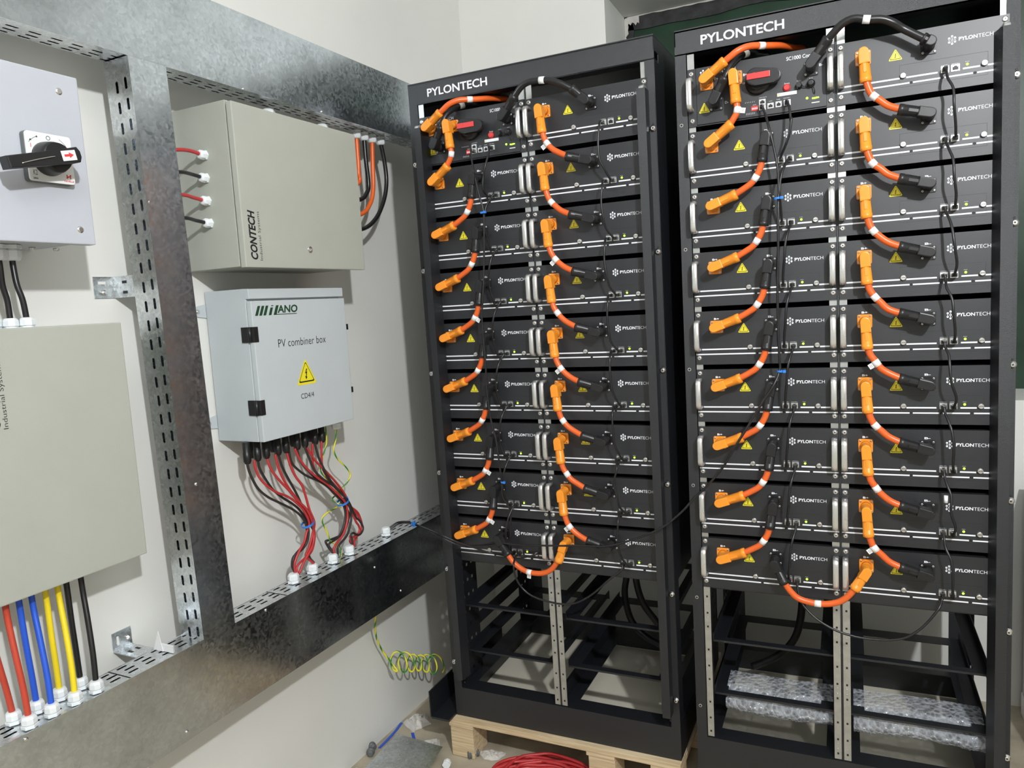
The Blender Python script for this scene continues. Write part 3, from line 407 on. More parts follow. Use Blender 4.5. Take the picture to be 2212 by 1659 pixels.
# ---------------------------------------------------------------- racks
PI_ = .147; COL = .3356
def make_rack(F, which, label):
    L = which == 1
    r = empty('battery_rack', label, 'server rack', (.33, .3, -1.84), F, 'black battery racks')
    x0, x1, D = -.0275, .6875, .60
    mb = MB().box(x0, x1, 0, .003, .028, .085).box(x0, x1, 0, .04, .082, .085).box(x0, x1, .0, .04, .028, .031)
    mb.begin(); rtext(mb, 'PYLONTECH', .0358, .2265, .0445, .0668, -.0008, 0, .02); mb.end(1).build('header_panel', ['rack','white'], r)
    MB().box(x0, x1, 0, D, .0855, .088).box(x0, x0+.002, .0, D, .05, .085).box(x1-.002, x1, .0, D, .05, .085).build('roof_plate', 'rack', r)
    for a, b, sx in ((x0, -.0005, -1), (.6625, x1, 1)):
        mb = MB().box(a, b, 0, .003, -1.745, .028)
        e = x0 if sx < 0 else x1
        mb.box(min(e, e-sx*.002), max(e, e-sx*.002), .003, .045, -1.745, .028)
        mb.build('front_post', 'rack', r)
        xx = -.003 if sx < 0 else .663                           # perforated inner upright
        mb = MB().perf((xx, .03, -1.745), (0,0,1), (0,1,0), 1.745, .12, [.03,.06,.09], .0494, .0095, .0095, 0, square=True)
        mb.box(xx-.001 if sx < 0 else xx, xx+.0 if sx < 0 else xx+.001, .0295, .031, -1.745, 0); mb.build('inner_upright', 'rack', r)
    for a, b, e in ((x0, .03, x0), (.63, x1, x1-.002)):
        mb = MB().box(a, b, D-.003, D, -1.745, .085).perf((e, D-.09, -1.745), (0,0,1), (0,1,0), 1.82, .088, [.03,.06], .0494, .0095, .0095, 0, square=True); mb.build('rear_post', 'rack', r)
    mb = MB().box(x0, x1, 0, .003, -1.84, -1.745).box(x0, x1, .003, .055, -1.7475, -1.745)
    mb.box(x0, x1, D-.003, D, -1.84, -1.745).box(x0, x1, D-.06, D-.003, -1.7475, -1.745)
    for a, b in ((x0, .03), (.295, .375), (.63, x1)):
        mb.box(a, b, .055, D-.06, -1.7475, -1.745)
    for e in (x0, x1-.003): mb.box(e, e+.003, .003, D-.003, -1.84, -1.745)
    mb.build('base_frame', 'rack', r)
    for zz in (-.6, -1.2, -1.43): MB().box(x0, x1, D-.004, D-.001, zz-.015, zz+.015).build('rear_crossbar', 'rack', r)
    for e in (x0, x1-.002):
        MB().box(e, e+.002, .045, D-.06, -1.62, -1.58).build('side_rail', 'rack', r)
        MB().box(e, e+.002, .045, D-.06, -1.33, .05).build('side_panel', 'rack', r)
    for a in (.0015, .3155, .3375, .6515):
        zb = -1.69 if (a > .65 or (L and a < .01)) else -1.742; lf = a in (.0015,.3375)
        mb = MB().box(a, a+.0165, .0028, .0045, zb, .03).box(a if lf else a+.015, a+.0015 if lf else a+.0165, .0045, .03, zb, .03)
        for k in range(-1, 3):                                                       # punched square cut-outs in the empty bays
            z = -1.33-.147*(k+1)
            for dz in (-.02,-.065,-.103): mb.box(a+.006, a+.0105, .0022, .0030, z+dz-.0025, z+dz+.0025, 1)
            for dz in (-.077,-.091): mb.lathe((a+.008,.0028,z+dz), (0,-1,0), [(0,.0022),(.0006,.0018)], 8, 0)
        mb.build('mounting_rail', ['zinc','inner'], r)
    MB().box(.3330, .3365, .001, .012, -1.742, .03).box(.334, .3355, .012, D-.05, -1.745, -1.70).build('centre_divider', 'rack', r)
    for c in (0, 1):
        for z in (-1.333, -1.4815, -1.630):
            ox = c*COL
            mb = MB().box(ox+.018, ox+.316, .03, .052, z, z+.0015)
            mb.box(ox+.018, ox+.050, .052, .50, z, z+.0015).box(ox+.284, ox+.316, .052, .50, z, z+.0015)
            mb.box(ox+.018, ox+.316, .50, .55, z, z+.0015).box(ox+.018, ox+.316, .03, .0315, z-.004, z)
            mb.box(ox+.018, ox+.0195, .03, .55, z, z+.02).box(ox+.3145, ox+.316, .03, .55, z, z+.02)
            mb.box(ox+.018, ox+.316, .5485, .55, z-.012, z)
            mb.build('shelf_frame', 'rack', r)
    # bolted cover strips
    def strip(pts, bx):
        mb = MB().prism([(x, y, -1.695) for x, y in pts], (0,0,1.65)); st = mb.build('cover_strip', 'rack', r)
        for k in range(6):
            z = -.138-.304*k
            MB().lathe((bx, -.0065, z), (0,-1,0), [(0,.0082),(.0012,.0085),(.002,.0062),(.005,.0058),(.0062,.0046)], 16).lathe((bx,-.0128,z),(0,-1,0),[(0,.002),(.0004,.0018)],6,1).build('bolt', ['steel','inner'], st)
            MB().prism([(bx-.002, -.0068, z+.013), (bx+.002, -.0068, z+.013), (bx+.002, -.0068, z+.008), (bx-.002, -.0068, z+.008)], (0,-.0003,0)).build('bolt_slot', 'inner', st)
    strip([(.640,-.001),(.650,-.042),(.672,-.042),(.672,-.006),(.6872,-.006),(.6872,-.0045),(.6705,-.0045),(.6705,-.0405),(.6512,-.0405),(.6415,-.001)], .6805)
    if L: strip([(.0345,-.001),(.0285,-.042),(.0075,-.042),(.0075,-.006),(-.0270,-.006),(-.0270,-.0045),(.009,-.0045),(.009,-.0405),(.0272,-.0405),(.033,-.001)], -.0165)
    else:
        for k in range(6):
            z = -.138-.304*k
            MB().lathe((-.0165, 0, z), (0,-1,0), [(0,.0045),(.0008,.0042)], 12, 1).lathe((-.0165, -.0008, z), (0,-1,0), [(0,.0028),(.0002,.0028)], 12, 0).build('threaded_hole', ['inner','screw'], r)
    return r
make_rack(RACK1, 1, 'black open battery rack nearer the left wall, front strips bolted on both sides')
make_rack(RACK2, 2, 'black open battery rack on the right, left post bare with threaded holes')

# ---------------------------------------------------------------- battery module
B0 = Vector((.167, .2, -.148))
def socket(r, cx, cz, orange, name):
    y = -.0015; w = .0156
    mb = MB().prism(rrect(cx-w, cx+w, cz-w, cz+w, .003, y), (0,-.003,0), 0)
    mb.lathe((cx, y-.003, cz), (0,-1,0), [(0,.0115),(.012,.0112),(.016,.0105)], 18)
    o = mb.build(name, 'orange' if orange else 'black', r)
    for sx in (-1, 1):
        for sz in (-1, 1):
            mb = MB().lathe((cx+sx*.0115, y-.003, cz+sz*.0115), (0,-1,0), [(0,.0026),(.0012,.0026),(.0018,.0016)], 10).lathe((cx+sx*.0115, y-.0048, cz+sz*.0115), (0,-1,0), [(0,.001),(.0002,.001)], 6, 1)
            mb.build('socket_screw', ['screw','ink'], o)
def handle(r, x):
    pts = [(x+.0065, 0, -.0375), (x+.0065, -.022, -.0375), (x+.0065, -.028, -.0405), (x+.0065, -.030, -.047), (x+.0065, -.030, -.098), (x+.0065, -.028, -.1045), (x+.0065, -.022, -.1075), (x+.0065, 0, -.1075)]
    mb = MB(); w, t = .0066, .0042; P = [Vector(p) for p in pts]; rings = []
    for i, p in enumerate(P):
        d = (P[min(i+1,len(P)-1)]-P[max(i-1,0)]).normalized(); n = Vector((1,0,0)).cross(d).normalized()
        rings.append([mb.v(p+Vector((a*w,0,0))+n*b*t) for a, b in ((-1,-.5),(-.8,-1),(.8,-1),(1,-.5),(1,.5),(.8,1),(-.8,1),(-1,.5))])
    for i in range(len(rings)-1):
        for k in range(8): mb.face([rings[i][k], rings[i][(k+1)%8], rings[i+1][(k+1)%8], rings[i+1][k]], 0, True)
    mb.face(rings[0]); mb.face(rings[-1]); h = mb.build('handle', 'alu', r)
def ports(r, lst):
    for x0, x1, z0, z1 in lst:
        mb = MB(); y = -.0015
        mb.box(x0, x1, y-.0012, y, z0, z1, 0)
        mb.prism([(x0+.0022, y-.0012, z0+.0022), (x1-.0022, y-.0012, z0+.0022), (x1-.0022, y-.0012, z1-.0045), (x1-.0048, y-.0012, z1-.0045), (x1-.0048, y-.0012, z1-.0026), (x0+.0048, y-.0012, z1-.0026), (x0+.0048, y-.0012, z1-.0045), (x0+.0022, y-.0012, z1-.0045)], (0,-.0002,0), 1)
        mb.build('data_port', ['alu','ink'], r)
def ears(r, xs=(.0100,.3242), zs=(-.0212,-.1290)):
    for x in xs:
        for z in zs:
            MB().lathe((x, -.0015, z), (0,-1,0), [(0,.0062),(.0006,.0062),(.0008,.0052),(.0022,.005),(.003,.0036)], 16).lathe((x, -.0045, z), (0,-1,0), [(0,.0016),(.0002,.0016)], 6, 1).build('mounting_screw', ['screw','ink'], r)
def hexlogo(mb, cx, cz, sx, sz, y, m=0):
    for dx, dz in ((0,1),(0,.33),(0,-.33),(0,-1),(-1,.62),(-1,0),(-1,-.62),(1,.62),(1,0),(1,-.62)):
        if abs(dx) and abs(dz) > .5: dz = dz
        mb.prism([(cx+dx*sx+.0021*math.cos(a*PI/4), y, cz+dz*sz+.0024*math.sin(a*PI/4)) for a in range(8)], (0,-.0001,0), m)
def brand(mb, y, x=.2207, z=-.0492):
    pts = [(0,.0074),(0,0),(0,-.0074),(-.0054,.0038),(-.0054,-.0038),(.0054,.0038),(.0054,-.0038)]
    for dx, dz in pts:
        mb.prism([(x+.0075+dx+.0024*math.cos(a*PI/3+PI/6), y, z+.004+dz+.0027*math.sin(a*PI/3+PI/6)) for a in range(6)], (0,-.0001,0), 0)
    for a, b in (((0,.0074),(0,0)), ((0,0),(0,-.0074)), ((-.0054,.0038),(-.0054,-.0038)), ((.0054,.0038),(.0054,-.0038))):
        mb.box(x+.0075+a[0]-.0006, x+.0075+a[0]+.0006, y-.0001, y, z+.004+b[1], z+.004+a[1])
    rtext(mb, 'PYLON', x+.0198, x+.0545, z, z+.0078, y-.0001, 0, .028); rtext(mb, 'TECH', x+.0556, x+.0830, z, z+.0078, y-.0001, 0, -.006)
def module():
    r = empty('battery_module', '', 'battery module', B0, RACK2, 'battery modules in the racks')
    MB().box(.0185, .3155, .001, .56, -.1460, -.0130).build('chassis', 'inner', r)
    mb = MB()
    mb.box(.0018, .3322, -.0015, .001, -.1462, -.0118)
    # thin cover outline engraved on the lower right
    x0, x1, z0, z1 = .128, .2945, -.1275, -.0798
    for a in ((x0,x1,z1-.0004,z1),(x0,x0+.0004,z0,z1),(x1-.0004,x1,z0,z1),(x0,x1,z0,z0+.0004)): mb.box(a[0],a[1],-.00165,-.0015,a[2],a[3],1)
    for x in (.1507,.2107,.2710): mb.lathe((x,-.0015,-.1200),(0,-1,0),[(0,.0030),(.0004,.0028)],12,1)
    mb.begin(); y = -.0016
    for a, b in ((.0170,.1285),(.1410,.2014),(.2485,.2800),(.2940,.3155)): mb.box(a, b, y-.0002, y, -.1094, -.1060)
    for a, b in ((.0015+.001,.1475),(.1540,.2070),(.2145,.2672),(.2748,.3315)): mb.box(a, b, y-.0002, y, -.1216, -.1184)
    brand(mb, y)
    rtext(mb, 'B+', .0488, .0613, -.0338, -.0290, y, 0, .03); rtext(mb, 'B-', .1776, .1900, -.0338, -.0290, y, 0, .03)
    rtext(mb, 'CAN/RS485 1', .2078, .2222, -.0953, -.0940, y); rtext(mb, 'CAN/RS485 2', .2272, .2422, -.0953, -.0940, y); rtext(mb, 'STATUS', .2530, .2600, -.0950, -.0937, y)
    mb.end(2).build('front_panel', ['panel','inner','white'], r)
    mb = MB(); warn(mb, .1200, -.0678, .0285, .0245, -.0015); mb.build('warning_triangle', ['yel','ink'], r)
    socket(r, .0553, -.0515, True, 'positive_socket'); socket(r, .1842, -.0515, False, 'negative_socket')
    handle(r, .0028); handle(r, .3170)
    for x in (.1347, .2880):
        MB().lathe((x,-.0015,-.1035),(0,-1,0),[(0,.0055),(.0008,.0058),(.0052,.0058),(.006,.0050)],18).box(x-.0045,x+.0045,-.0077,-.0075,-.1040,-.1030,1).build('thumb_screw', ['screw','ink'], r)
    ears(r); ports(r, ((.2075,.2226,-.1105,-.0968),(.2270,.2425,-.1105,-.0968)))
    MB().lathe((.2568,-.0015,-.0998),(0,-1,0),[(0,.0026),(.001,.0024),(.002,.0012)],12).build('status_light', 'led', r)
    return r
ORD = ['top','second','third','fourth','fifth','sixth','seventh','eighth','bottom']
RK = {1:'left rack', 2:'right rack'}; CN = {0:'left column', 1:'right column'}
mod0 = module(); first = True
for rk, F in ((1, RACK1), (2, RACK2)):
    for col in (0, 1):
        for row in range(9):
            if col == 0 and row == 0: continue
            mx = F @ Matrix.Translation(Vector((col*COL, 0, -row*PI_))+B0)
            lab = 'battery module, %s from the top, %s of the %s' % (ORD[row], CN[col], RK[rk])
            if row == 8: lab = 'black battery module at the bottom of the %s of the %s' % (CN[col], RK[rk])
            if row == 0: lab = 'black battery module at the top of the %s of the %s' % (CN[col], RK[rk])
            if first: mod0.matrix_world = mx; mod0['label'] = lab; first = False
            else: dup(mod0, mx, lab)

# ---------------------------------------------------------------- controller
def controller():
    r = empty('rack_controller', 'black controller unit with black rotary switch, top of left column in the left rack', 'controller', B0, RACK1, 'rack controllers')
    MB().box(.0230, .3140, .001, .50, -.1440, -.0100).build('chassis', 'inner', r)
    MB().box(.0018,.0218,-.0015,.001,-.1462,-.0095).box(.3150,.3322,-.0015,.001,-.1462,-.0095).box(.0018,.3322,.0005,.001,-.1462,-.0095).build('mounting_bracket', 'panel', r)
    mb = MB().box(.0229,.3143,-.0032,.001,-.1432,-.0095,bev=.0006)
    mb.begin(); y = -.0034
    brand(mb, y, .0325, -.0295)
    rtext(mb, 'SC1000 Controller', .2300, .3085, -.0290, -.0205, y, 0, .01)
    for t, x, z in (('D+',.0660,-.0445),('D-',.0895,-.1030),('B+',.1330,-.0465),('B-',.3000,-.0530)): rtext(mb, t, x, x+.0085, z, z+.0058, y, 0, .02)
    rtext(mb, 'ON', .1310,.1400,-.0650,-.0610, y); rtext(mb, 'Start', .2245, .2360, -.0810, -.0775, y)
    rtext(mb, 'RS232', .2520,.2610,-.0785,-.0770, y); rtext(mb, 'RUN', .2790,.2860,-.0770,-.0755, y)
    rtext(mb, 'LINK PORT0', .1680,.1850,-.1030,-.1015, y); rtext(mb, 'CAN', .1900,.1970,-.1140,-.1125, y); rtext(mb, 'RS485', .2070,.2150,-.1130,-.1115, y); rtext(mb, 'LINK PORT1', .2220,.2370,-.1125,-.1110, y)
    rtext(mb, 'ADD', .1530,.1610,-.1170,-.1155, y)
    for k in range(6): mb.box(.1385+k*.0035,.1391+k*.0035,y-.0002,y,-.1375,-.1330); mb.box(.1365+k*.004,.1371+k*.004,y-.0002,y,-.1100,-.1075)
    mb.box(.2085,.2515,y-.0003,y,-.1060,-.0985); mb.box(.283,.300,y-.0002,y,-.1325,-.1305)
    mb.end(1).build('front_panel', ['panel','white'], r)
    mb = MB(); warn(mb, .0406, -.1168, .0275, .0245, -.0032); mb.box(.2105,.2135,-.0040,-.0038,-.1045,-.1005,0); mb.build('warning_triangle', ['yel','ink'], r)
    for cx, cz, o in ((.0478,-.0490,True),(.0690,-.1010,False),(.1152,-.0480,True),(.2828,-.0560,False)):
        socket(r, cx, cz, o, 'positive_socket' if o else 'negative_socket')
    # rotary switch
    sw = MB().lathe((.1665,-.0032,-.0655),(0,-1,0),[(0,.0290),(.010,.0285),(.012,.0265),(.0121,.020),(.018,.020)],28).build('rotary_switch', 'black', r)
    mb = MB(); P = []
    for k in range(13): t = PI/2+PI*k/12; P.append((.1640+.0225*math.cos(t), -.021, -.0600+.0205*math.sin(t)))
    for k in range(13): t = -PI/2+PI*k/12; P.append((.2040+.0160*math.cos(t), -.021, -.0635+.0160*math.sin(t)))
    mb.prism(P, (0,-.017,0), 0, True, bev=.003); mb.build('switch_lever', 'black', sw)
    MB().box(.1445,.1962,-.0405,-.0380,-.0660,-.0525,bev=.0008).box(.1580,.1640,-.0415,-.0400,-.0660,-.0525).build('red_insert', 'redp', sw)
    MB().lathe((.2298,-.0032,-.0893),(0,-1,0),[(0,.0085),(.003,.0085),(.0035,.0068),(.007,.0066),(.0078,.0055)],20).build('start_button', 'redp', r)
    MB().lathe((.2563,-.0032,-.0892),(0,-1,0),[(0,.0085),(.003,.0085),(.010,.0070),(.013,.006)],6).tube([(.262,-.008,-.091),(.268,-.010,-.094),(.275,-.006,-.095)],.0012,6).build('round_port', 'black', r)
    MB().lathe((.2825,-.0032,-.0885),(0,-1,0),[(0,.0090),(.004,.0090),(.0045,.0072),(.014,.0072),(.0145,.0045)],18).tube([(.287,-.010,-.096),(.290,-.012,-.106),(.290,-.006,-.112)],.0012,6).build('round_port', 'black', r)
    for x, z, s in ((.2735,-.1195,.0027),(.2860,-.1215,.0020),(.2900,-.1218,.0020),(.2940,-.1214,.0020),(.2975,-.1212,.0016)):
        MB().lathe((x,-.0032,z),(0,-1,0),[(0,s),(.0012,s*.9)],10).build('status_light', 'led', r)
    ports(r, ((.1679,.1825,-.1185,-.1062),(.1679,.1825,-.1310,-.1190),(.1865,.2003,-.1300,-.1178),(.2047,.2180,-.1297,-.1168),(.2229,.2378,-.1290,-.1160)))
    for o in [c for c in r.children if c.name.startswith('data_port')]:
        o.location.y -= .002
    for o in [c for c in r.children if 'socket' in c.name]: o.location.y -= .0017
    MB().box(.1499,.1649,-.0045,-.0032,-.1300,-.1190).build('dip_switch', 'redp', r)
    mb = MB()
    for k in range(6): mb.box(.1515+k*.0022,.1527+k*.0022,-.0050,-.0045,-.1270,-.1230)
    mb.build('dip_lever', 'label', r)
    handle(r, .0028); handle(r, .3170); ears(r, (.0110,.3240), (-.0212,-.1320))
    return r
ctl = controller(); ctl.matrix_world = RACK1 @ Matrix.Translation(B0)
dup(ctl, RACK2 @ Matrix.Translation(B0), 'black controller unit with black rotary switch, top of left column in the right rack')

# ---------------------------------------------------------------- power cables with angled plugs
def plug(F, parent, c, e, orange, ydeep=-.017):            # c: centre over the socket, e: where the cable enters
    c = Vector(c); e = Vector(e); d = (e-c); L = d.length; d.normalize(); n = Vector((d.z,0,-d.x)); n.normalize()
    mb = MB(); yf, yb = -.054, -.028; w = .0108
    head = []
    for k in range(9): t = PI/2+PI*k/8; head.append(c + d*(w*1.05*math.cos(t)) + n*(w*math.sin(t)))
    tail = c + d*(L*.38)
    head += [tail-n*w, tail+n*w]
    mb.prism([(p.x, yf, p.z) for p in head], (0, yb-yf, 0), 0, False, bev=.0022)
    mb.lathe((c.x, -.030, c.z), (0,1,0), [(0,.0102),(.0125,.0106)], 18)
    ax = Vector((d.x,0,d.z)); s0 = Vector((tail.x,-.042,tail.z))-ax*.004
    mb.lathe(s0, ax, [(0,.0098),(.002,.0112),(L*.52,.0122),(L*.53,.0128),(L*.62+.003,.0126),(L*.62+.004,.0105)], 10, 0, True, flat=None)
    mb.prism([(tail.x+n.x*k, -.0535, tail.z+n.z*k) for k in (-.003,.003)]+[(tail.x+n.x*k+d.x*L*.3, -.0545, tail.z+n.z*k+d.z*L*.3) for k in (.003,-.003)], (0,.004,0))
    return mb.build('orange_plug' if orange else 'black_plug', 'orange' if orange else 'black', parent)
def tagband(parent, P, r, t, flag=False, k=0):
    i = int(t*(len(P)-1)); a = P[max(i-1,0)]; b = P[min(i+1,len(P)-1)]; d = (b-a).normalized(); c = P[i]
    mb = MB().lathe(c-d*.0075, d, [(0,r+.0006),(.015,r+.0006)], 14)
    if flag:
        n = Vector((d.z,0,-d.x))*(1 if k % 2 else -1); q = c+n*r
        mb.prism([(q-d*.006)[:], (q+d*.006)[:], (q+d*.006+n*.011)[:], (q-d*.006+n*.011)[:]], (0,-.0006,0))
        for j in range(2): mb.prism([(q+d*s+n*(.004+.003*j)+Vector((0,-.0008,0)))[:] for s in (-.004,.004)]+[(q+d*s+n*(.0046+.003*j)+Vector((0,-.0008,0)))[:] for s in (.004,-.004)], (0,-.0001,0), 1)
    mb.build('cable_tag', ['label','ink'], parent)
def powercable(F, name, pts, ia, ib, ca, cb, oa, ob, label, group, r=.0076, mat_='cable', tt=.5, flag=False, tr=(0,0,0), k=0):
    # pts: path; plug a over pts[0..ia], plug b over pts[ib..end]; None for an open end
    P = [Vector(p)+Vector(tr) for p in pts]
    b = sum(P, Vector())/len(P)
    t = empty(name, label, 'cable', b, F, group)
    sm = P[ia:ib+1] if ib is not None else P[ia:]
    if ia: sm[0] = sm[0]-(P[ia]-P[0]).normalized()*.01
    if ib is not None: sm[-1] = sm[-1]+(P[-1]-P[ib]).normalized()*.01
    MB().tube(sm, r, 12).build('cable_sheath', mat_, t)
    if ca is not None: plug(F, t, Vector(ca)+Vector(tr), P[ia], oa)
    if cb is not None: plug(F, t, Vector(cb)+Vector(tr), P[ib], ob)
    tagband(t, cr(sm), r, tt, flag, k)
    return t
bp = (.0553,-.042,-.0515); bn = (.1842,-.042,-.0515)
def sh(c, col, row): return (c[0]+col*COL, c[1], c[2]-row*PI_)
GP = 'orange series cables on the modules'
flags = {(1,2),(1,0),(2,4),(2,7)}
for rk, F in ((1, RACK1), (2, RACK2)):
    # right column: B+ of one row down to B- of the next
    for row in range(8):
        pts = [list(p) for p in D_['JR']]; rnd = random.Random(rk*50+row)
        pts[0] = list(bp); pts[-1] = list(sh(bn,0,1))
        for q in pts[3:6]: q[0] += rnd.uniform(-.0015,.0015); q[2] += rnd.uniform(-.002,.002)
        powercable(F, 'series_cable', pts, 1, 6, bp, sh(bn,0,1), True, False,
            'orange cable, %s to %s module, right column of the %s' % (ORD[row], ORD[row+1], RK[rk]), GP, tr=(COL,0,-row*PI_), flag=(rk,row) in flags or (rk==1 and row in (4,7)), tt=.42+.06*rnd.random(), k=1)
    for row in range(1, 8):
        pts = [list(p) for p in D_['JL']]; rnd = random.Random(rk*70+row)
        sl = .008 if row < 5 else 0
        pts[0] = list(bn); pts[-1] = list(sh(bp,0,1))
        powercable(F, 'series_cable', pts, 2, 7, bn, sh(bp,0,1), False, True,
            'orange cable, %s to %s module, left column of the %s' % (ORD[row], ORD[row+1], RK[rk]), GP, tr=(0,0,-row*PI_), flag=(rk==1 and row in (3,6,7)), tt=.45+.06*rnd.random(), k=0)
    pts = [list(p) for p in D_['BOT' if rk == 1 else 'BOT2']]; pts[0] = list(bn); pts[-1] = list(sh(bp,1,0))
    powercable(F, 'series_cable', pts, 2, len(pts)-3 if rk==1 else len(pts)-3, bn, sh(bp,1,0), False, True,
        'orange cable hanging in a loop between the two bottom modules of the %s' % RK[rk], GP, tr=(0,0,-8*PI_), flag=rk==1, tt=.5, k=1)
    pts = [list(p) for p in D_['SCB']]; c1 = (.1152,-.042,-.0480); pts[0] = list(c1); pts.pop(6); pts[-1] = list(sh(bp,0,1))
    powercable(F, 'series_cable', pts, 1, 5, c1, sh(bp,0,1), True, True,
        'orange cable with two orange plugs from the controller to the module below, %s' % RK[rk], GP, tt=.45, flag=rk==2, k=0)
    pts = D_['TOP' if rk == 2 else 'TOP1']; pts = [list(p) for p in pts]; c1 = (.2828,-.042,-.0560); c2 = sh(bn,1,0)
    if rk == 2: pts.pop(2)
    pts[0] = list(c1); pts[-1] = list(c2); n = len(pts)
    powercable(F, 'bridge_cable', pts, 1, n-2 if rk==2 else n-3, c1, c2, False, False,
        'black cable arching over the top from controller to right column, %s' % RK[rk], 'black bridge cables over the top rows', r=.0083, mat_='blackr', tt=.5)
    pts = [list(p) for p in D_['DP']]; c1 = (.0478,-.042,-.0490); pts[0] = list(c1); pts += [[.27,.2,.005],[.275,.3,.0]]
    powercable(F, 'outgoing_cable', pts, 1, None, c1, None, True, True,
        'orange outgoing cable bending back over the controller of the %s' % RK[rk], 'outgoing cables of the controllers', tt=.42)
    pts = [list(p) for p in D_['DN']]; c1 = (.0690,-.042,-.1010); pts[0] = list(c1); pts += [[.19,.25,.02],[.20,.32,.01]]
    powercable(F, 'outgoing_cable', pts, 1, None, c1, None, False, False,
        'black outgoing cable bending back over the controller of the %s' % RK[rk], 'outgoing cables of the controllers', mat_='blackr', tt=.42)

# ---------------------------------------------------------------- data cables
def rj(parent, p, down, m='blackr'):
    x, y, z = p; s = -1 if down else 1
    MB().box(x-.0052, x+.0052, -.016, -.0028, z-.0045, z+.0035, bev=.0006).box(x-.0035, x+.0035, -.026, -.015, z-.004, z+.003, bev=.001).build('data_plug', m, parent)
def datacable(F, pts, label, a=True, b=True, r=.0029, tr=(0,0,0), group='black data cables linking the modules', ties=()):
    P = [Vector(p)+Vector(tr) for p in pts]; t = empty('data_cable', label, 'cable', sum(P, Vector())/len(P), F, group)
    Q = list(P)
    if a: Q[0] = Vector((P[0].x, -.024, P[0].z))
    if b: Q[-1] = Vector((P[-1].x, -.024, P[-1].z))
    MB().tube(Q, r, 8).build('cable_sheath', 'blackr', t)
    if a: rj(t, P[0], True)
    if b: rj(t, P[-1], False)
    return t
p1 = (.2150,-.012,-.1040); p2 = (.2347,-.012,-.1040)
def ends(pts, a, b):
    pts = [list(p) for p in pts]; da = Vector(a)-Vector(pts[0]); db = Vector(b)-Vector(pts[-1]); n = len(pts)
    for i, p in enumerate(pts):
        w = i/(n-1); p[0] += da.x*(1-w)+db.x*w; p[2] += da.z*(1-w)+db.z*w
    return pts
for rk, F in ((1, RACK1), (2, RACK2)):
    for row in range(8):
        pts = ends(D_['DR%d' % rk], p1, sh(p2,0,1)); rnd = random.Random(rk*9+row)
        for q in pts[2:-2]: q[0] += rnd.uniform(-.003,.003)
        c = datacable(F, pts, 'black data cable, %s to %s module, right column of the %s' % (ORD[row], ORD[row+1], RK[rk]), tr=(COL,0,-row*PI_))
        if rk == 2 and row == 6: MB().lathe(Vector((p1[0]+COL+.001,-.050,p1[2]-6*PI_-.056))-Vector((0,0,.008)), (0,0,1), [(0,.0042),(.016,.0042)], 12).build('cable_tag', 'label', c)
    for row in range(1, 8):
        pts = ends(D_['DL2a' if row == 1 else 'DL%d' % rk], p2 if row > 1 else sh(p2,0,1), sh(p1,0,1) if row > 1 else sh(p1,0,2))
        datacable(F, pts, 'black data cable, %s to %s module, left column of the %s' % (ORD[row], ORD[row+1], RK[rk]), tr=(0,0,-row*PI_ if row > 1 else 0))
    datacable(F, ends(D_['SC%d' % rk], (.2303,-.012,-.1235), sh(p1,0,1)), 'thin black data cable from the controller down to the module below, %s' % RK[rk])
    datacable(F, ends(D_['DB%d' % rk], sh(p2,0,8), sh(p1,1,8)), 'thin black data cable sagging below the bottom modules of the %s' % RK[rk])
# long cable: right controller -> down -> across to the left rack
inv1 = RACK1; P = [list(p) for p in D_['LONG2']]; P.pop(2); P[0] = [.1752,-.012,-.1250]
P += [list(p) for p in D_['LONG2b']]
P += [list(RACK1 @ Vector(q)) for q in D_['LONG2c']]
t = datacable(RACK2, P, 'long black data cable from the right controller slanting down across to the left rack', b=False, group='long black data cables leaving the controllers')
P = [list(p) for p in D_['LONG1']]; P.pop(7) ; P[0] = [.1752,-.012,-.1250]
datacable(RACK1, P[:-1]+[[.2250,-.03,-1.15],[.2240,-.035,-1.2],[.2150,-.012,-1.2800]], 'long black data cable hanging down the left column of the left rack', group='long black data cables leaving the controllers')
# cable ties on the data cables
def tiering(F, c, rx, label, T=None, ry=None, head=(1,0)):
    mb = MB(T); c = Vector(c); ry = ry or rx
    n = 20; pr = [(-.0022,0),(.0022,0),(.0022,.0012),(-.0022,.0012)]; rings = []
    for k in range(n):
        a = 2*PI*k/n; u = Vector((math.cos(a), math.sin(a), 0))
        rings.append([mb.v(c+Vector((u.x*(rx+q), u.y*(ry+q), z))) for z, q in pr])
    for k in range(n):
        for j in range(4): mb.face([rings[k][j], rings[k][(j+1)%4], rings[(k+1)%n][(j+1)%4], rings[(k+1)%n][j]])
    mb.box(c.x+rx-.002, c.x+rx+.005, c.y-ry-.003, c.y-ry+.003, c.z-.0032, c.z+.0032, bev=.0008)
    o = mb.build('cable_tie', 'tie', None); tag(o, label, 'cable tie', 'blue cable ties'); return o
for F, c, rx, lab in ((RACK2,(.2095,-.055,-.345),.0075,'small blue cable tie on the data cables, upper left column of the right rack'),
                      (RACK2,(.2085,-.055,-.748),.0075,'small blue cable tie on the data cables, middle left column of the right rack'),
                      (RACK1,(.2145,-.055,-.300),.0075,'small blue cable tie on the data cables, upper left column of the left rack'),
                      (RACK1,(.2175,-.052,-1.055),.0050,'small blue cable tie on the data cables, lower left column of the left rack')):
    tiering(None, c, rx, lab, T=F)
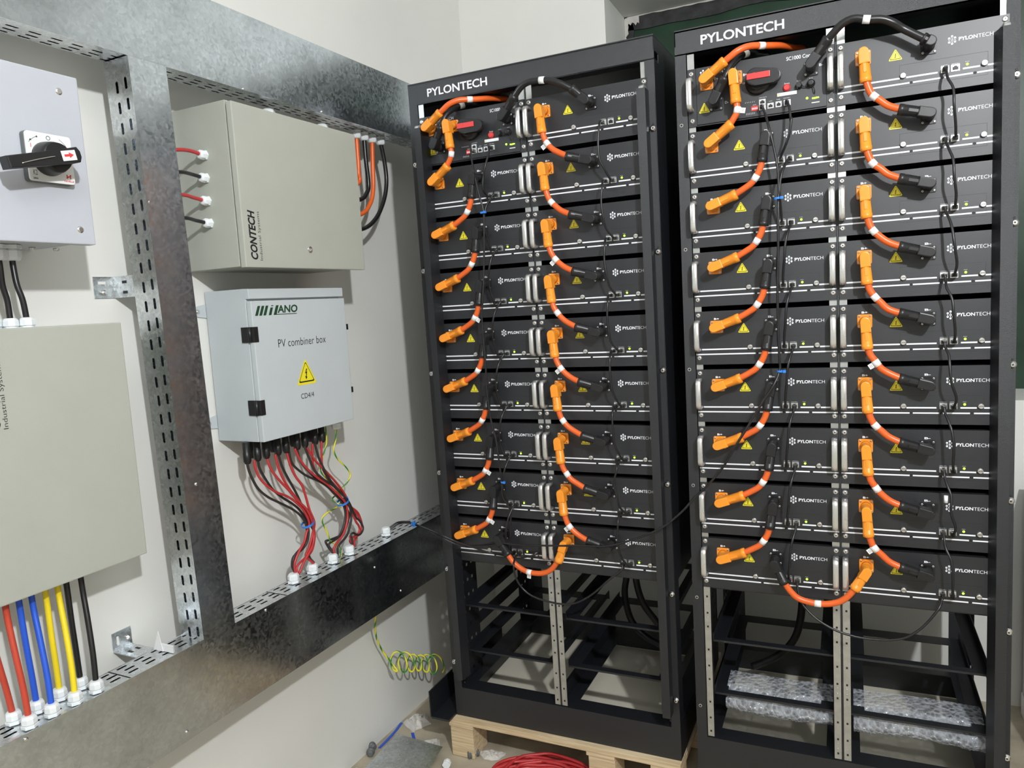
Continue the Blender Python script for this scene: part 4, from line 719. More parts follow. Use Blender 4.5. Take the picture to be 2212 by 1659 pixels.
# hoses at the back of the bottom bays
for i, (F, pts, lab) in enumerate(((RACK1, [[.41,.5,-1.36]]+D_['HOSE1'][0], 'thick black cable curving down behind the left rack, left of the pair'),
                       (RACK1, [[.44,.47,-1.36]]+D_['HOSE1'][1], 'thick black cable curving down behind the left rack, right of the pair'),
                       (RACK2, [[.222,.5,-1.36]]+D_['HOSE2'][0], 'thick black cable curving down behind the right rack'))):
    o = MB(F).tube([Vector((p[0], p[1]+.02, p[2])) for p in pts], .0115, 12).build('power_hose', 'black'); tag(o, lab, 'cable', 'thick cables behind the racks')

# ---------------------------------------------------------------- pallets, angle bar, bubble wrap
def pallet(F, x0, x1, label):
    t = empty('wooden_pallet', label, 'pallet', ((x0+x1)/2, .3, FLOOR), F, 'wooden pallets')
    y0 = -.018; top = -1.842
    MB().box(x0, x1, y0, y0+.075, top-.018, top, bev=.0012).build('deck_board', 'wood', t)
    for a, e in ((.058,.205),(.2065,.43),(.4315,.66)):
        MB().box(x0+.002, x1-.002, a, e, top-.018, top-.001, bev=.0008).build('deck_sheet', 'ply', t)
    for x in (x0, x0+.46, x1-.085):
        MB().box(x+.0, x+.085, y0+.001, .65, top-.030, top-.018).build('stringer_board', 'wood', t)
    for x in (x0+.002, x0+.465, x1-.085):
        for yy in (y0+.004, .27, .55):
            MB().box(x, x+.08, yy, yy+.09, FLOOR+.001, top-.030, bev=.002).build('spacer_block', 'wood', t)
    return t
pallet(RACK1, -.048, .688, 'pale wooden pallet under the left rack, front block showing')
pallet(RACK2, -.022, .70, 'pale wooden pallet under the right rack')
o = MB(RACK1).box(-.098, -.0945, -.045, .48, -1.838, -1.752).box(-.0945, -.030, -.045, .48, -1.8385, -1.835).box(-.0945,-.030,-.045,.48,-1.842,-1.8385).build('angle_bar', 'rack'); tag(o, 'loose black steel angle bar lying beside the foot of the left rack', 'steel bar')
def bubble(ox, x0, x1, lab, seed):
    rnd = random.Random(seed); mb = MB(RACK2); nx = 110; prof = []
    for k in range(30): 
        t = k/29
        prof.append((.085-.055*math.sin(t*PI*1.0)-.0*t, -1.622-.055*t if t < .5 else -1.622-.055*t))
    prof = [(.14,-1.618),(.12,-1.621),(.10,-1.622),(.085,-1.6235),(.075,-1.626),(.066,-1.6325),(.052,-1.638),(.042,-1.646),(.036,-1.655),(.034,-1.664),(.037,-1.673),(.044,-1.681),(.055,-1.686),(.07,-1.689),(.09,-1.690),(.12,-1.689),(.15,-1.686),(.18,-1.682)]
    P = []
    for a, b in zip(prof, prof[1:]):
        for q in range(3): P.append((a[0]+(b[0]-a[0])*q/3, a[1]+(b[1]-a[1])*q/3))
    g = []
    for i in range(nx+1):
        x = x0+(x1-x0)*i/nx; sag = .004*math.sin(i*.05+seed)+.0012*math.sin(i*.31)
        row = []
        for j, (yy, z) in enumerate(P):
            bmp = .0022*max(0, math.sin(i*PI/1.5+(PI/2 if (j//2)%2 else 0)))*(1 if j % 2 else .3)
            row.append(mb.v((x, yy+sag*.6-bmp, z+sag*(j/len(P))+rnd.uniform(-.0006,.0006))))
        g.append(row)
    for i in range(nx):
        for j in range(len(P)-1): mb.face([g[i][j], g[i+1][j], g[i+1][j+1], g[i][j+1]], 0, True)
    o = mb.build('bubble_wrap', 'bubble'); tag(o, lab, 'bubble wrap', 'bubble wrap under the bottom shelves'); return o
bubble(0, .045, .312, 'crumpled bubble wrap on the bottom left shelf of the right rack', 2)
bubble(0, .360, .648, 'crumpled bubble wrap on the bottom right shelf of the right rack', 5)

# ---------------------------------------------------------------- wall trays
W = D_['wall']
def tray(name, label, s0, s1, z0, z1, perfside, tilt=0, group='galvanised trunking on the left wall'):
    d0, d1 = .078, .150
    t = empty(name, label, 'cable trunking', WALL @ Vector(((s0+s1)/2, d0, z0)), None, group)
    return t, d0, d1
# lower tray
t, d0, d1 = tray('cable_trunking', 'long galvanised trunking run along the left wall, lower one with slotted top', -2.6, .62, -1.452, -1.254, 'top')
MB(WALL).box(-2.6, .62, d1, d1+.0015, -1.452, -1.2525).build('cover_plate', 'galvd', t)
mb = MB(WALL).perf((-2.6, d0, -1.254), (1,0,0), (0,1,0), 3.22, d1-d0, [.010,.028,.046], .0405, .0235, .0062)
mb.perf((-2.6, d0, -1.4525), (1,0,0), (0,1,0), 3.22, d1-d0, [.010,.028,.046], .0405, .0235, .0062)
mb.box(-2.6,.62,d0-.001,d0,-1.452,-1.2535); mb.build('tray_body', 'galv', t)
for s in (-.943,-.5,): MB(WALL).box(s, s+.0012, d0, d1, -1.2538, -1.2531).build('joint_line', 'inner', t)
t, d0, d1 = tray('cable_trunking', 'wide galvanised trunking run high on the left wall, slotted underside', -2.6, .62, -.010, .166, 'bottom')
MB(WALL).box(-2.6, .62, d1, d1+.0015, -.012, .167).build('cover_plate', 'galvd', t)
mb = MB(WALL).perf((-2.6, d0, -.010), (1,0,0), (0,1,0), 3.22, d1-d0, [.008,.024,.042], .0405, .0235, .0054)
mb.box(-2.6,.62,d0-.001,d0,-.010,.166).box(-2.6,.62,d0,d1,.165,.166); mb.build('tray_body', 'galv', t)
# vertical trunking, slightly out of plumb
TV = WALL @ Matrix.Translation((-.795,0,-.010)) @ Matrix.Rotation(math.radians(-1.45),4,'Y') @ Matrix.Translation((.795,0,.010))
t = empty('cable_trunking', 'upright galvanised trunking between the two long runs, dark front cover', 'cable trunking', WALL @ Vector((-.77,.1,-1.25)), None, 'galvanised trunking on the left wall')
MB(TV).box(-.7955, -.7055, d1, d1+.0015, -1.262, -.011).box(-.7065,-.7055,d0,d1,-1.262,-.011).build('cover_plate', 'galvd', t)
mb = MB(TV).perf((-.795, d0, -1.262), (0,0,1), (0,1,0), 1.25, d1-d0, [.030,.057], .0405, .0245, .0075)
mb.box(-.795,-.706,d0-.001,d0,-1.262,-.011); mb.build('tray_body', 'galv', t)
MB(TV).tube([(-.775,.125,-.30),(-.772,.128,-.45),(-.776,.124,-.62)], .005, 8).build('inner_cable', 'red', t)
for k, (s, d, z) in enumerate(W['screws']):
    mb = MB(WALL).lathe((s, d+.0015, z), (0,1,0), [(0,.0042),(.0015,.0040),(.003,.0022)], 12)
    o = mb.build('panel_screw', 'steel'); tag(o, ['screw head at the top edge of the lower trunking, far left','screw head low on the lower trunking cover, left of centre','screw head at the top edge of the lower trunking under the coiled cables','screw head near the lower right end of the lower trunking','round knockout mark on the lower trunking near the last gland','screw head on the left edge of the upright trunking cover','screw head on the lower edge of the upper trunking over the beige box','screw head on the upper trunking over the right end of the beige box'][k], 'screw', 'trunking screws')
o = MB(TV).lathe((-.788,.1515,-.300),(0,1,0),[(0,.0035),(.002,.003)],12).build('panel_screw','steel'); tag(o,'screw head on the upright trunking level with the isolator handle','screw','trunking screws')
# brackets
def bracket(lab, s0, s1, z0, z1, horiz):
    mb = MB(WALL)
    t = empty('wall_bracket', lab, 'bracket', WALL @ Vector((s0, 0, z0)), None, 'galvanised angle brackets')
    if horiz: mb.box(s0, s1, .0005, .0025, z0, z1).box(s0, s1, .0025, .0768, z0, z0+.002)
    else: mb.box(s0, s1, .0005, .0025, z0, z1).box(s1-.002, s1, .0025, .0768, z0, z1)
    mb.build('bracket_plate', 'galv', t)
    sc, zc = (s0+.020, z0+.012) if not horiz else (s0+.036, z0+.020)
    MB(WALL).lathe((sc, .0025, zc), (0,1,0), [(0,.006),(.003,.006),(.0031,.004),(.010,.0038)], 6).build('anchor_bolt', 'steel', t)
    mb = MB(WALL)
    if horiz: mb.box(s0+.010,s0+.015,.0025,.0028,z0+.012,z0+.032).box(s0+.012,s0+.018,.030,.045,z0+.002,z0+.0024,1).box(s0+.030,s0+.036,.030,.045,z0+.002,z0+.0024,1)
    else: mb.box(s0+.010,s0+.028,.0025,.0028,z1-.016,z1-.010).box(s1-.0022,s1-.002,.030,.045,z1-.016,z1-.010,1).box(s1-.0022,s1-.002,.030,.045,z0+.008,z0+.014,1)
    mb.build('bracket_slot', ['wall','inner'], t)
bracket('small galvanised angle bracket joining the upright trunking to the wall', -.822, -.773, -.489, -.443, False)
bracket('small galvanised angle bracket above the lower trunking, left of the upright', -.876, -.830, -1.256, -1.214, True)
o = MB(WALL).prism([(-.8365,.098,-1.2525),(-.8300,.098,-1.2525),(-.8300,.138,-1.2525),(-.8365,.142,-1.2525)],(0,0,.014)).prism([(-.8380,.082,-1.2525),(-.8380,.112,-1.2525),(-.8380,.106,-1.2250),(-.8380,.102,-1.2080),(-.8380,.090,-1.2350)],(.001,0,0)).build('torn_label','label'); tag(o,'torn piece of white label at the foot of the upright trunking','label')

# ---------------------------------------------------------------- cable glands
def gland_mesh(mb, p, ax, r=.013, m=0):                       # hexagon nut, collar and dome
    p = Vector(p); ax = Vector(ax).normalized()
    mb.lathe(p, ax, [(0,r*1.04),(r*.06,r*1.12),(r*.44,r*1.12),(r*.5,r*1.04)], 6, m, False)
    mb.lathe(p+ax*r*.5, ax, [(0,r*.88),(r*.14,r*.88)], 16, m)
    mb.lathe(p+ax*r*.64, ax, [(0,r*.98),(r*.07,r*1.07),(r*.80,r*1.05),(r*1.02,r*.93),(r*1.14,r*.80),(r*1.2,r*.66),(r*1.16,r*.5)], 8, m, False)
    mb.lathe(p+ax*r*1.0, ax, [(0,r*.95),(r*.62,r*.93),(r*.80,r*.82),(r*.86,r*.62)], 20, m, True)
def gland(p, ax, label, r=.013, group='white cable glands', m='nylon'):
    mb = MB(WALL); gland_mesh(mb, p, ax, r); o = mb.build('cable_gland', m); tag(o, label, 'cable gland', group); return o
def wcable(pts, r, m, label, group, n=10, uv=False, name='cable'):
    mb = MB(WALL).tube(pts, r, n, uv=uv); o = mb.build(name, m); tag(o, label, 'cable', group); return o

# ---------------------------------------------------------------- isolator box and switch, lower left box
t = empty('isolator_box', 'cool white metal box at the top left with a black rotary handle', 'electrical box', WALL @ Vector((-1.15,.06,-.39)))
MB(WALL).box(-1.42, -.9420, .001, .150, -.3920, -.0980, bev=.002).build('box_body', 'cool', t)
MB(WALL).box(-1.42, -.9330, .150, .154, -.3940, -.0940).build('lid_seal', 'gnylon', t)
MB(WALL).box(-1.44, -.9270, .154, .175, -.3955, -.0915, bev=.0025).build('box_lid', 'cool', t)
for s, z in ((-.9646,-.1235),(-.9545,-.3686)): MB(WALL).lathe((s,.174,z),(0,1,0),[(0,.0075),(.0015,.006),(.003,.004)],16).build('lid_screw', 'steel', t)
for s in (-.9773,-.9109-.02): MB(WALL).lathe((s,.06,-.392),(0,0,-1),[(0,.006),(.003,.0058),(.006,.004)],8).build('bottom_bolt', 'screw', t)
pl = [(-1.0147,-.1942),(-.9350,-.1932),(-.9336,-.2795),(-1.0150,-.2845)]
MB(WALL).prism(rrect(-1.0462, -.9632, -.2920, -.2060, .006, .1755), (0,.0105,0), 0, bev=.001).build('plate_gasket', 'gnylon', t)
mb = MB(WALL).prism(rrect(-1.0452, -.9642, -.2910, -.2068, .005, .186), (0,.004,0), 0, bev=.0008)
sw = mb.build('switch_plate', 'label', t)
mb = MB(WALL); y = .1901
def ringw(mb, cs, cz, r, w, d, m, a0=0, a1=360, n=24):
    for k in range(n):
        a = math.radians(a0+(a1-a0)*k/n); b = math.radians(a0+(a1-a0)*(k+1)/n)
        mb.prism([(cs+q*math.cos(x), d, cz+q*math.sin(x)) for q, x in ((r-w,a),(r,a),(r,b),(r-w,b))], (0,.0002,0), m)
ringw(mb, -1.0054, -.2145, .0038, .0009, y, 0); ringw(mb, -1.009,-.2510,.0405,.0006,y,0,115,142,8); ringw(mb, -1.009,-.2510,.0440,.0006,y,0,38,58,8)
mb.prism([(-1.0395,y,-.2230),(-1.0372,y,-.2195),(-1.0350,y,-.2225)],(0,.0002,0),0); mb.prism([(-1.0255,y,-.2125),(-1.0272,y,-.2165),(-1.0238,y,-.2158)],(0,.0002,0),0)
mb.box(-1.0380,-1.0370,y,y+.0002,-.2345,-.2275,1)
wtext(mb, 'HAVELLS', -.9850,-.9665,-.2872,-.2838,y+.0001,1,.03)
for a, c, e, f in ((-.9795,-.9775,-.2810,-.2740),(-.9735,-.9715,-.2810,-.2740),(-.9775,-.9735,-.2782,-.2768)): mb.box(a, c, y, y+.0002, e, f, 1)
mb.prism([(-.9805,y,-.2800),(-.9790,y,-.2812),(-.9700,y,-.2752),(-.9712,y,-.2740)],(0,.0001,0),1)
wtext(mb, 'K2', -1.0385,-1.0315,-.2810,-.2720,y+.0001,0); wtext(mb, '200A', -1.0395,-1.0310,-.2882,-.2850,y+.0001,0,.03)
mb.build('plate_markings', ['lgreen','redp'], sw)
h = MB(WALL).lathe((-1.009,.190,-.2510),(0,1,0),[(0,.0295),(.006,.0290),(.020,.0270),(.030,.024)],32).build('switch_hub', 'black', sw)
HA = WALL @ Matrix.Translation((-1.012,.215,-.2530)) @ Matrix.Rotation(math.radians(-12.7),4,'Y')
mb = MB(HA); P = [(-.098,0,-.0115),(.010,0,-.0130),(.0280,0,-.0125),(.0325,0,-.004),(.0325,0,.006),(.0280,0,.0140),(-.005,0,.0120),(-.098,0,.0090)]
mb.prism(P, (0,.024,0), 0, bev=.0025); hl = mb.build('switch_handle', 'black', sw)
MB(HA).box(-.0045,.0215,.0242,.0248,-.0080,.0090).build('arrow_label', 'label', hl)
MB(HA).prism([(.000,.0249,-.0012),(.009,.0249,-.0012),(.009,.0249,-.0040),(.0175,.0249,.0008),(.009,.0249,.0056),(.009,.0249,.0028),(.000,.0249,.0028)],(0,.0002,0)).build('arrow', 'redp', hl)
MB(HA).tube([(-.078,.025,-.005),(-.050,.0258,-.0015),(-.018,.0255,.0010)],.0010,6).build('handle_clip', 'steel', hl)
# lower left box
t = empty('distribution_box', 'large beige metal box on the left edge below the isolator', 'electrical box', WALL @ Vector((-1.15,.06,-1.023)))
MB(WALL).box(-1.40,-.872,.001,.112,-1.018,-.5475,bev=.002).build('box_body', 'beige', t)
MB(WALL).box(-1.42,-.8615,.112,.130,-1.0235,-.5425,bev=.0025).build('box_door', 'beige', t)
mb = MB(WALL); wtext(mb, 'CONTECH', -1.1360,-1.1130,-.716,-.5985,.1302,0,.035,.22,up=True); wtext(mb, 'Industrial Systems', -1.1090,-1.0980,-.7175,-.5980,.1302,0,-.005,0,up=True)
mb.build('box_lettering', 'ink', t)
for k, (s, d, z) in enumerate(((-1.0340,.090,-.3925),(-1.0580,.090,-.3925),(-1.084,.09,-.3925),(-1.11,.09,-.3925))):
    gland((s,d,z),(0,0,-1),['white cable gland under the isolator box, rightmost','white cable gland under the isolator box, second from the right','white cable gland under the isolator box, third from the right','white cable gland under the isolator box, fourth from the right'][k],.0155)
for k, (s, d) in enumerate(((-1.0275,.100),(-1.0485,.085),(-1.0610,.062),(-1.082,.085))):
    gland((s,d,-.5475),(0,0,1),['white cable gland on top of the beige distribution box, rightmost','white cable gland on top of the beige distribution box, second from the right','white cable gland on top of the beige distribution box, third from the right','white cable gland on top of the beige distribution box, fourth from the right'][k],.0125)
G2 = 'cables between isolator and distribution box'
wcable([(-1.0340,.090,-.410),(-1.0345,.091,-.432),(-1.0350,.096,-.465),(-1.0305,.100,-.495),(-1.0275,.100,-.540)],.0052,'blackr','thick black cable under the isolator box, rightmost',G2)
wcable([(-1.0580,.090,-.410),(-1.0570,.090,-.432),(-1.0545,.086,-.465),(-1.049,.085,-.495),(-1.0485,.085,-.540)],.0052,'blackr','thick black cable under the isolator box, second from right',G2)
wcable([(-1.084,.090,-.410),(-1.080,.085,-.440),(-1.066,.063,-.48),(-1.0610,.062,-.540)],.0052,'yellow','yellow cable under the isolator box, at the photo edge',G2)
wcable([(-1.11,.090,-.410),(-1.103,.086,-.44),(-1.086,.083,-.48),(-1.082,.085,-.540)],.0052,'blue','blue cable under the isolator box, outside the yellow one',G2)
# outgoing pairs
tops = W['cabtop']; gl = W['trayGl']
cols = [('redm','red'),('redm','red'),('blue','blue'),('blue','blue'),('yellow','yellow'),('yellow','yellow'),('blackr','black'),('blackr','black')]
tp = [(-1.1560,.090),(-1.1320,.105),(-1.1000,.088),(-1.0780,.090),(-1.0500,.085),(-1.0290,.090),(-1.0090,.085),(-.9825,.090)]
gd = [(-1.137,.093),(-1.135,.137),(-1.097,.096),(-1.094,.145),(-1.051,.092),(-1.050,.143),(-1.008,.090),(-1.006,.134)]
for k in range(8):
    s, d = gd[k]; d = min(d, .136); s0, e0 = tp[k]
    side = ('rear','front')[k % 2]
    gland((s,d,-1.2525),(0,0,1),'white cable gland on the lower trunking, %s %s cable passes through it' % (side, cols[k][1]),.0125)
    wcable([(s0,e0,-1.012),(s0+.001,e0,-1.060),(s0+(s-s0)*.30,e0+(d-e0)*.4,-1.120),(s0+(s-s0)*.7,e0+(d-e0)*.8,-1.185),(s,d,-1.245)],.0053,cols[k][0],'%s cable of the %s pair below the beige distribution box' % (side, cols[k][1]),'coloured cables below the distribution box',12)

# ---------------------------------------------------------------- tall beige box
t = empty('control_box', 'tall beige metal enclosure between the upper trunking and the grey box', 'electrical box', WALL @ Vector((-.36,.1,-.433)))
MB(WALL).box(-.5775,-.150,.001,.176,-.4300,-.0560,bev=.0015).build('box_body','beige',t)
MB(WALL).box(-.572,-.155,.176,.183,-.4260,-.0600).build('door_seal','gnylon',t)
dr = MB(WALL).box(-.5815,-.1395,.183,.200,-.4330,-.0625,bev=.0022).build('box_door','beige',t)
MB(WALL).lathe((-.3623,.200,-.3849),(0,1,0),[(0,.0085),(.0015,.0085),(.0025,.0072),(.0026,.004),(.0012,.0035)],20).box(-.3635,-.3611,.201,.2035,-.3885,-.3813).build('door_lock','steel',dr)
mb = MB(WALL); wtext(mb,'CONTECH',-.5640,-.5420,-.4150,-.3020,.2002,0,.035,.22,up=True); wtext(mb,'Industrial Systems',-.5360,-.5250,-.4165,-.3035,.2002,0,-.005,0,up=True,sp=1.05); mb.build('door_lettering','ink',dr)
for k, (s, d, z) in enumerate(W['contg']):
    gland((-.5775,d,z),(-1,0,0),'white cable gland on the left side of the beige control box, %s from the top' % ['first','second','third','fourth'][k],.0105)
    s2, d2, z2 = W['contgT'][k]; d2 = .118
    zt = z2+.008
    wcable([(-.585,d,z),(-.62,d+.003,z+.003),(-.66,(d+d2)/2+.006,(z+zt)/2+.004),(-.708,d2,zt)],.0042,['red','blackr'][k%2],'short %s cable from the upright trunking into the beige box, %s from the top' % (['red','black'][k%2], ['first','second','third','fourth'][k]),'short side cables of the control box')
    gland((-.706-.018*0-.004*k,d2,zt),(1,0,0),'white gland on the upright trunking facing the beige box, %s from the top' % ['first','second','third','fourth'][k],.009)
for s, n in ((-.3650,'left'),(-.1596,'right')): gland((s,.105,-.0545),(0,0,1),'empty white gland on top of the beige control box, %s one' % n,.0165)
us = [(.002,.10),(.0395,.10),(.079,.10),(.1225,.10)]
nm = ['first','second','third','fourth']
for k, (s, d) in enumerate(us):
    gland((s,d,-.0105),(0,0,-1),'white gland under the upper trunking right of the beige box, %s from the left' % nm[k],.0135)
    c = [list(p) for p in W['utc'][k]]; c[0][2] = -.028
    zend = c[-1][2]; c = c[:-1]+[[-.155,.10,zend-.002]]
    wcable(c,.0066,['cable','blackr'][k%2],'%s cable curving from the upper trunking into the beige box, %s from the left' % (['orange','black'][k%2], nm[k]),'thick cables right of the control box',12)

# ---------------------------------------------------------------- grey combiner box
t = empty('combiner_box', 'pale grey metal box with hooded top and black hinges over bundled cables', 'electrical box', WALL @ Vector((-.36,.08,-.852)))
MB(WALL).box(-.5350,-.1890,.004,.138,-.8520,-.4790,bev=.0015).build('box_body','grey',t)
MB(WALL).box(-.5350,-.1850,.134,.150,-.5040,-.4800,bev=.0015).build('rain_hood','grey',t)
dr = MB(WALL).box(-.5350,-.1870,.140,.1555,-.8520,-.5090,bev=.002).build('box_door','grey',t)
for z in (-.5895,-.7675):
    MB(WALL).box(-.5365,-.5215,.1350,.1575,z-.0185,z+.0185,bev=.001).cyl((-.5365,.1440,z-.0185),(-.5365,.1440,z+.0185),.0045).box(-.5380,-.5350,.118,.146,z-.0185,z+.0185).build('hinge','black',dr)
    MB(WALL).box(-.1872,-.1800,.140,.156,z-.008,z+.008,bev=.0005).build('latch','black',dr)
for z in (-.5270,-.8045):
    mb = MB(WALL).prism([(-.5350,.0005,z+.017),(-.5600,.0005,z+.013),(-.5690,.0005,z+.005),(-.5690,.0005,z-.006),(-.5600,.0005,z-.013),(-.5350,.0005,z-.016)],(0,.0035,0)).lathe((-.5605,.004,z),(0,1,0),[(0,.0055),(.002,.005),(.003,.003)],12,1); mb.build('mounting_lug',['grey','steel'],t)
mb = MB(WALL); dd = .1557
for k in range(3): mb.prism([(-.5255+k*.0135,dd,-.5450),(-.5165+k*.0135,dd,-.5450),(-.5060+k*.0135,dd,-.5215),(-.5145+k*.0135,dd,-.5215)],(0,.0002,0))
mb.prism([(-.4805,dd,-.5450),(-.4715,dd,-.5450),(-.4640,dd,-.5265),(-.4725,dd,-.5265)],(0,.0002,0)); mb.prism([(-.4705,dd,-.5230),(-.4625,dd,-.5230),(-.4615,dd,-.5210),(-.4690,dd,-.5210)],(0,.0002,0))
mb.prism([(-.4640,dd,-.5450),(-.3820,dd,-.5450),(-.3812,dd,-.5433),(-.4535,dd,-.5433),(-.4440,dd,-.5215),(-.4530,dd,-.5215)],(0,.0002,0))
wtext(mb,'ANO',-.4500,-.3775,-.5410,-.5215,dd+.0001,0,.03,.12)
mb.build('maker_logo','lgreen',dr)
mb = MB(WALL); wtext(mb,'PV combiner box',-.4575,-.2790,-.6265,-.6065,dd+.0001,0,-.005,0,sp=1.02); wtext(mb,'CD4/4',-.3930,-.3440,-.7655,-.7520,dd+.0001); mb.build('box_lettering','ink',dr)
mb = MB(WALL @ Matrix.Scale(-1,4,(0,1,0)) @ Matrix.Translation((0,-2*0,0))); warn(mb,-.3665,-.7300,.0760,.0680,-dd); mb.build('warning_triangle',['yel','ink'],dr)
# MC4 style glands and strings
mcs = W['mc4']
for k, (q, d) in enumerate(mcs):
    s, _, z = q; z = max(z, -.906)
    if d > .08: d = .098
    mb = MB(WALL).lathe((s,d,-.852),(0,0,-1),[(0,.0092),(.026,.0092),(.027,.0102),(.048,.0098),(.051,.0084),(.055,.0068)],12)
    o = mb.build('inlet_gland','black'); tag(o,'black inlet gland under the grey box, %s row, %s from the left' % ('rear' if d < .08 else 'front', ['first','first','second','third','second','fourth','fifth','third','sixth','seventh','fourth','eighth','ninth'][k]),'cable gland','black inlet glands under the grey box')
GS = 'red and black string cables below the grey box'
topsA = ['first','second','third','fourth','fifth','sixth','seventh','eighth']
offd = [.0,.007,-.006,.011,.004,-.009,.008,-.003]
def addd(l, k, f=1): 
    n = len(l); return [[p[0], p[1]+offd[k%8]*(min(1, i/(n*.4)))*f, p[2]] for i, p in enumerate(l)]
for k, (c, pts) in enumerate(W['strA']):
    tail = W['endA'][k][1]; P = addd(pts, k)+addd(tail, k)[1:]
    g = (-.4275,.105) if k < 5 else (-.3535,.105)
    P = P[:-1]+[[P[-1][0], g[1]+offd[k]*.4, P[-1][2]], [g[0]+offd[k]*.3, g[1]+offd[k]*.4, -1.236]]
    P[0][2] = -.902
    wcable(P,.0033,'red' if c == 'r' else 'darkc','%s string cable of the left bundle below the grey box, %s from the left' % ({'r':'red','k':'black'}[c], topsA[k]),GS,8)
for k, (c, pts) in enumerate(W['strB']):
    tail = W['endB'][k][1]; P = addd(pts, k)+addd(tail, k)[1:]
    g = (-.2690,.105) if k < 4 else (-.1945,.105)
    P = P[:-1]+[[P[-1][0], g[1]+offd[k]*.4, P[-1][2]], [g[0]+offd[k]*.3, g[1]+offd[k]*.4, -1.240]]
    P[0][2] = -.902
    wcable(P,.0033,'red' if c == 'r' else 'darkc','%s string cable of the right bundle below the grey box, %s from the left' % ({'r':'red','k':'black'}[c], topsA[k]),GS,8)
for k, (s, lab) in enumerate(((-.4275,'leftmost'),(-.3535,'second'),(-.2690,'third'),(-.1945,'fourth'),(-.0130,'fifth, single black cable pair'))):
    gland((s,.105,-1.2525),(0,0,1),'white gland on the lower trunking below the grey box, %s' % lab,.0140)
gland((-.1990,.100,-.852),(0,0,-1),'white gland under the right corner of the grey box',.0150)
gy = [list(p) for p in W['gy1']]; gy[0] = [-.1990,.100,-.872]; gy[1][0] = -.2080
wcable(gy,.0022,'gy','green and yellow earth wire from the right corner gland of the grey box','earth wires',8,True,'earth_wire')
gy = [list(p) for p in W['gy2']]; gy[0][2] = -.853
wcable(gy+[[-.2300,.1,-1.2200],[-.2270,.1,-1.2500]],.0022,'gy','green and yellow earth wire winding behind the right cable bundle','earth wires',8,True,'earth_wire')
gd_ = [list(p) for p in W['gnd']]; gd_[0] = [-.0860,.105,-1.4525]; gd_ = gd_[:4]
sp = []
a = Vector((.035,.060,-1.700)); b = Vector((.262,.085,-1.815))
NT = 6
for k in range(NT*12+1):
    u = k/(NT*12); c = a.lerp(b, u); th = 2*PI*NT*u+2.2; rr = .025+.003*math.sin(u*9)
    sp.append([c.x+rr*.55*math.cos(th), c.y+rr*.8*math.sin(th), c.z+rr*math.cos(th+.6)])
wcable(gd_+sp,.0030,'gy','coiled green and yellow earth wire hanging below the lower trunking','earth wires',7,True,'earth_wire')
for (c, r, lab) in (((-.3570,.105,-1.113),.0165,'blue cable tie around the left bundle of string cables'),((-.2060,.105,-1.093),.0170,'blue cable tie around the right bundle of string cables')):
    mb = MB(WALL @ Matrix.Translation(c) @ Matrix.Rotation(math.radians(-18),4,'Y')); n = 24; rings = []
    for k in range(n):
        x = 2*PI*k/n; u = Vector((math.cos(x)*r*1.05, math.sin(x)*r, 0)); rings.append([mb.v(u*q+Vector((0,0,z))) for z, q in ((-.0028,1),(.0028,1),(.0028,1.08),(-.0028,1.08))])
    for k in range(n):
        for j in range(4): mb.face([rings[k][j], rings[k][(j+1)%4], rings[(k+1)%n][(j+1)%4], rings[(k+1)%n][j]])
    mb.box(r*.85,r*1.35,-.004,.004,-.0042,.0042,bev=.001)
    o = mb.build('cable_tie','tie'); tag(o,lab,'cable tie','blue cable ties')
# cables from the last gland over to the racks
wp = [list(WALL @ Vector(p)) for p in [[-.0130,.105,-1.238]]+D_['TR_w'][1:]]
rp = [list(RACK1 @ Vector(p)) for p in D_['TR_r']]
MBt = MB().tube(wp+rp, .0026, 8); o = MBt.build('data_cable','blackr'); tag(o,'black data cable from the last trunking gland into the left rack','cable','data cables from the last trunking gland')
wp2 = [[p[0]+.004, p[1], p[2]-.004] for p in wp]
tail2 = [list(RACK1 @ Vector(q)) for q in ([-.0,-.082,-1.219],[.060,-.078,-1.243],[.10,-.070,-1.2525],[.15,-.055,-1.2500],[.20,-.050,-1.2400])]
o = MB().tube(wp2+tail2, .0024, 8).build('data_cable','blackr'); tag(o,'second black data cable from the last trunking gland, running along the bottom modules','cable','data cables from the last trunking gland')
c = Vector(wp[4]); mb = MB(Matrix.Translation(c+Vector((0,0,-.001))) @ Matrix.Rotation(math.radians(75),4,'Y'))
mb.lathe((0,0,-.004),(0,0,1),[(0,.0072),(.0035,.0072)],14).lathe((0,0,.002),(0,0,1),[(0,.0072),(.0035,.0072)],14).box(.004,.010,-.003,.003,-.004,.0055,bev=.0008)
o = mb.build('cable_tie','tie'); tag(o,'blue cable tie on the pair of cables near the last trunking gland','cable tie','blue cable ties')

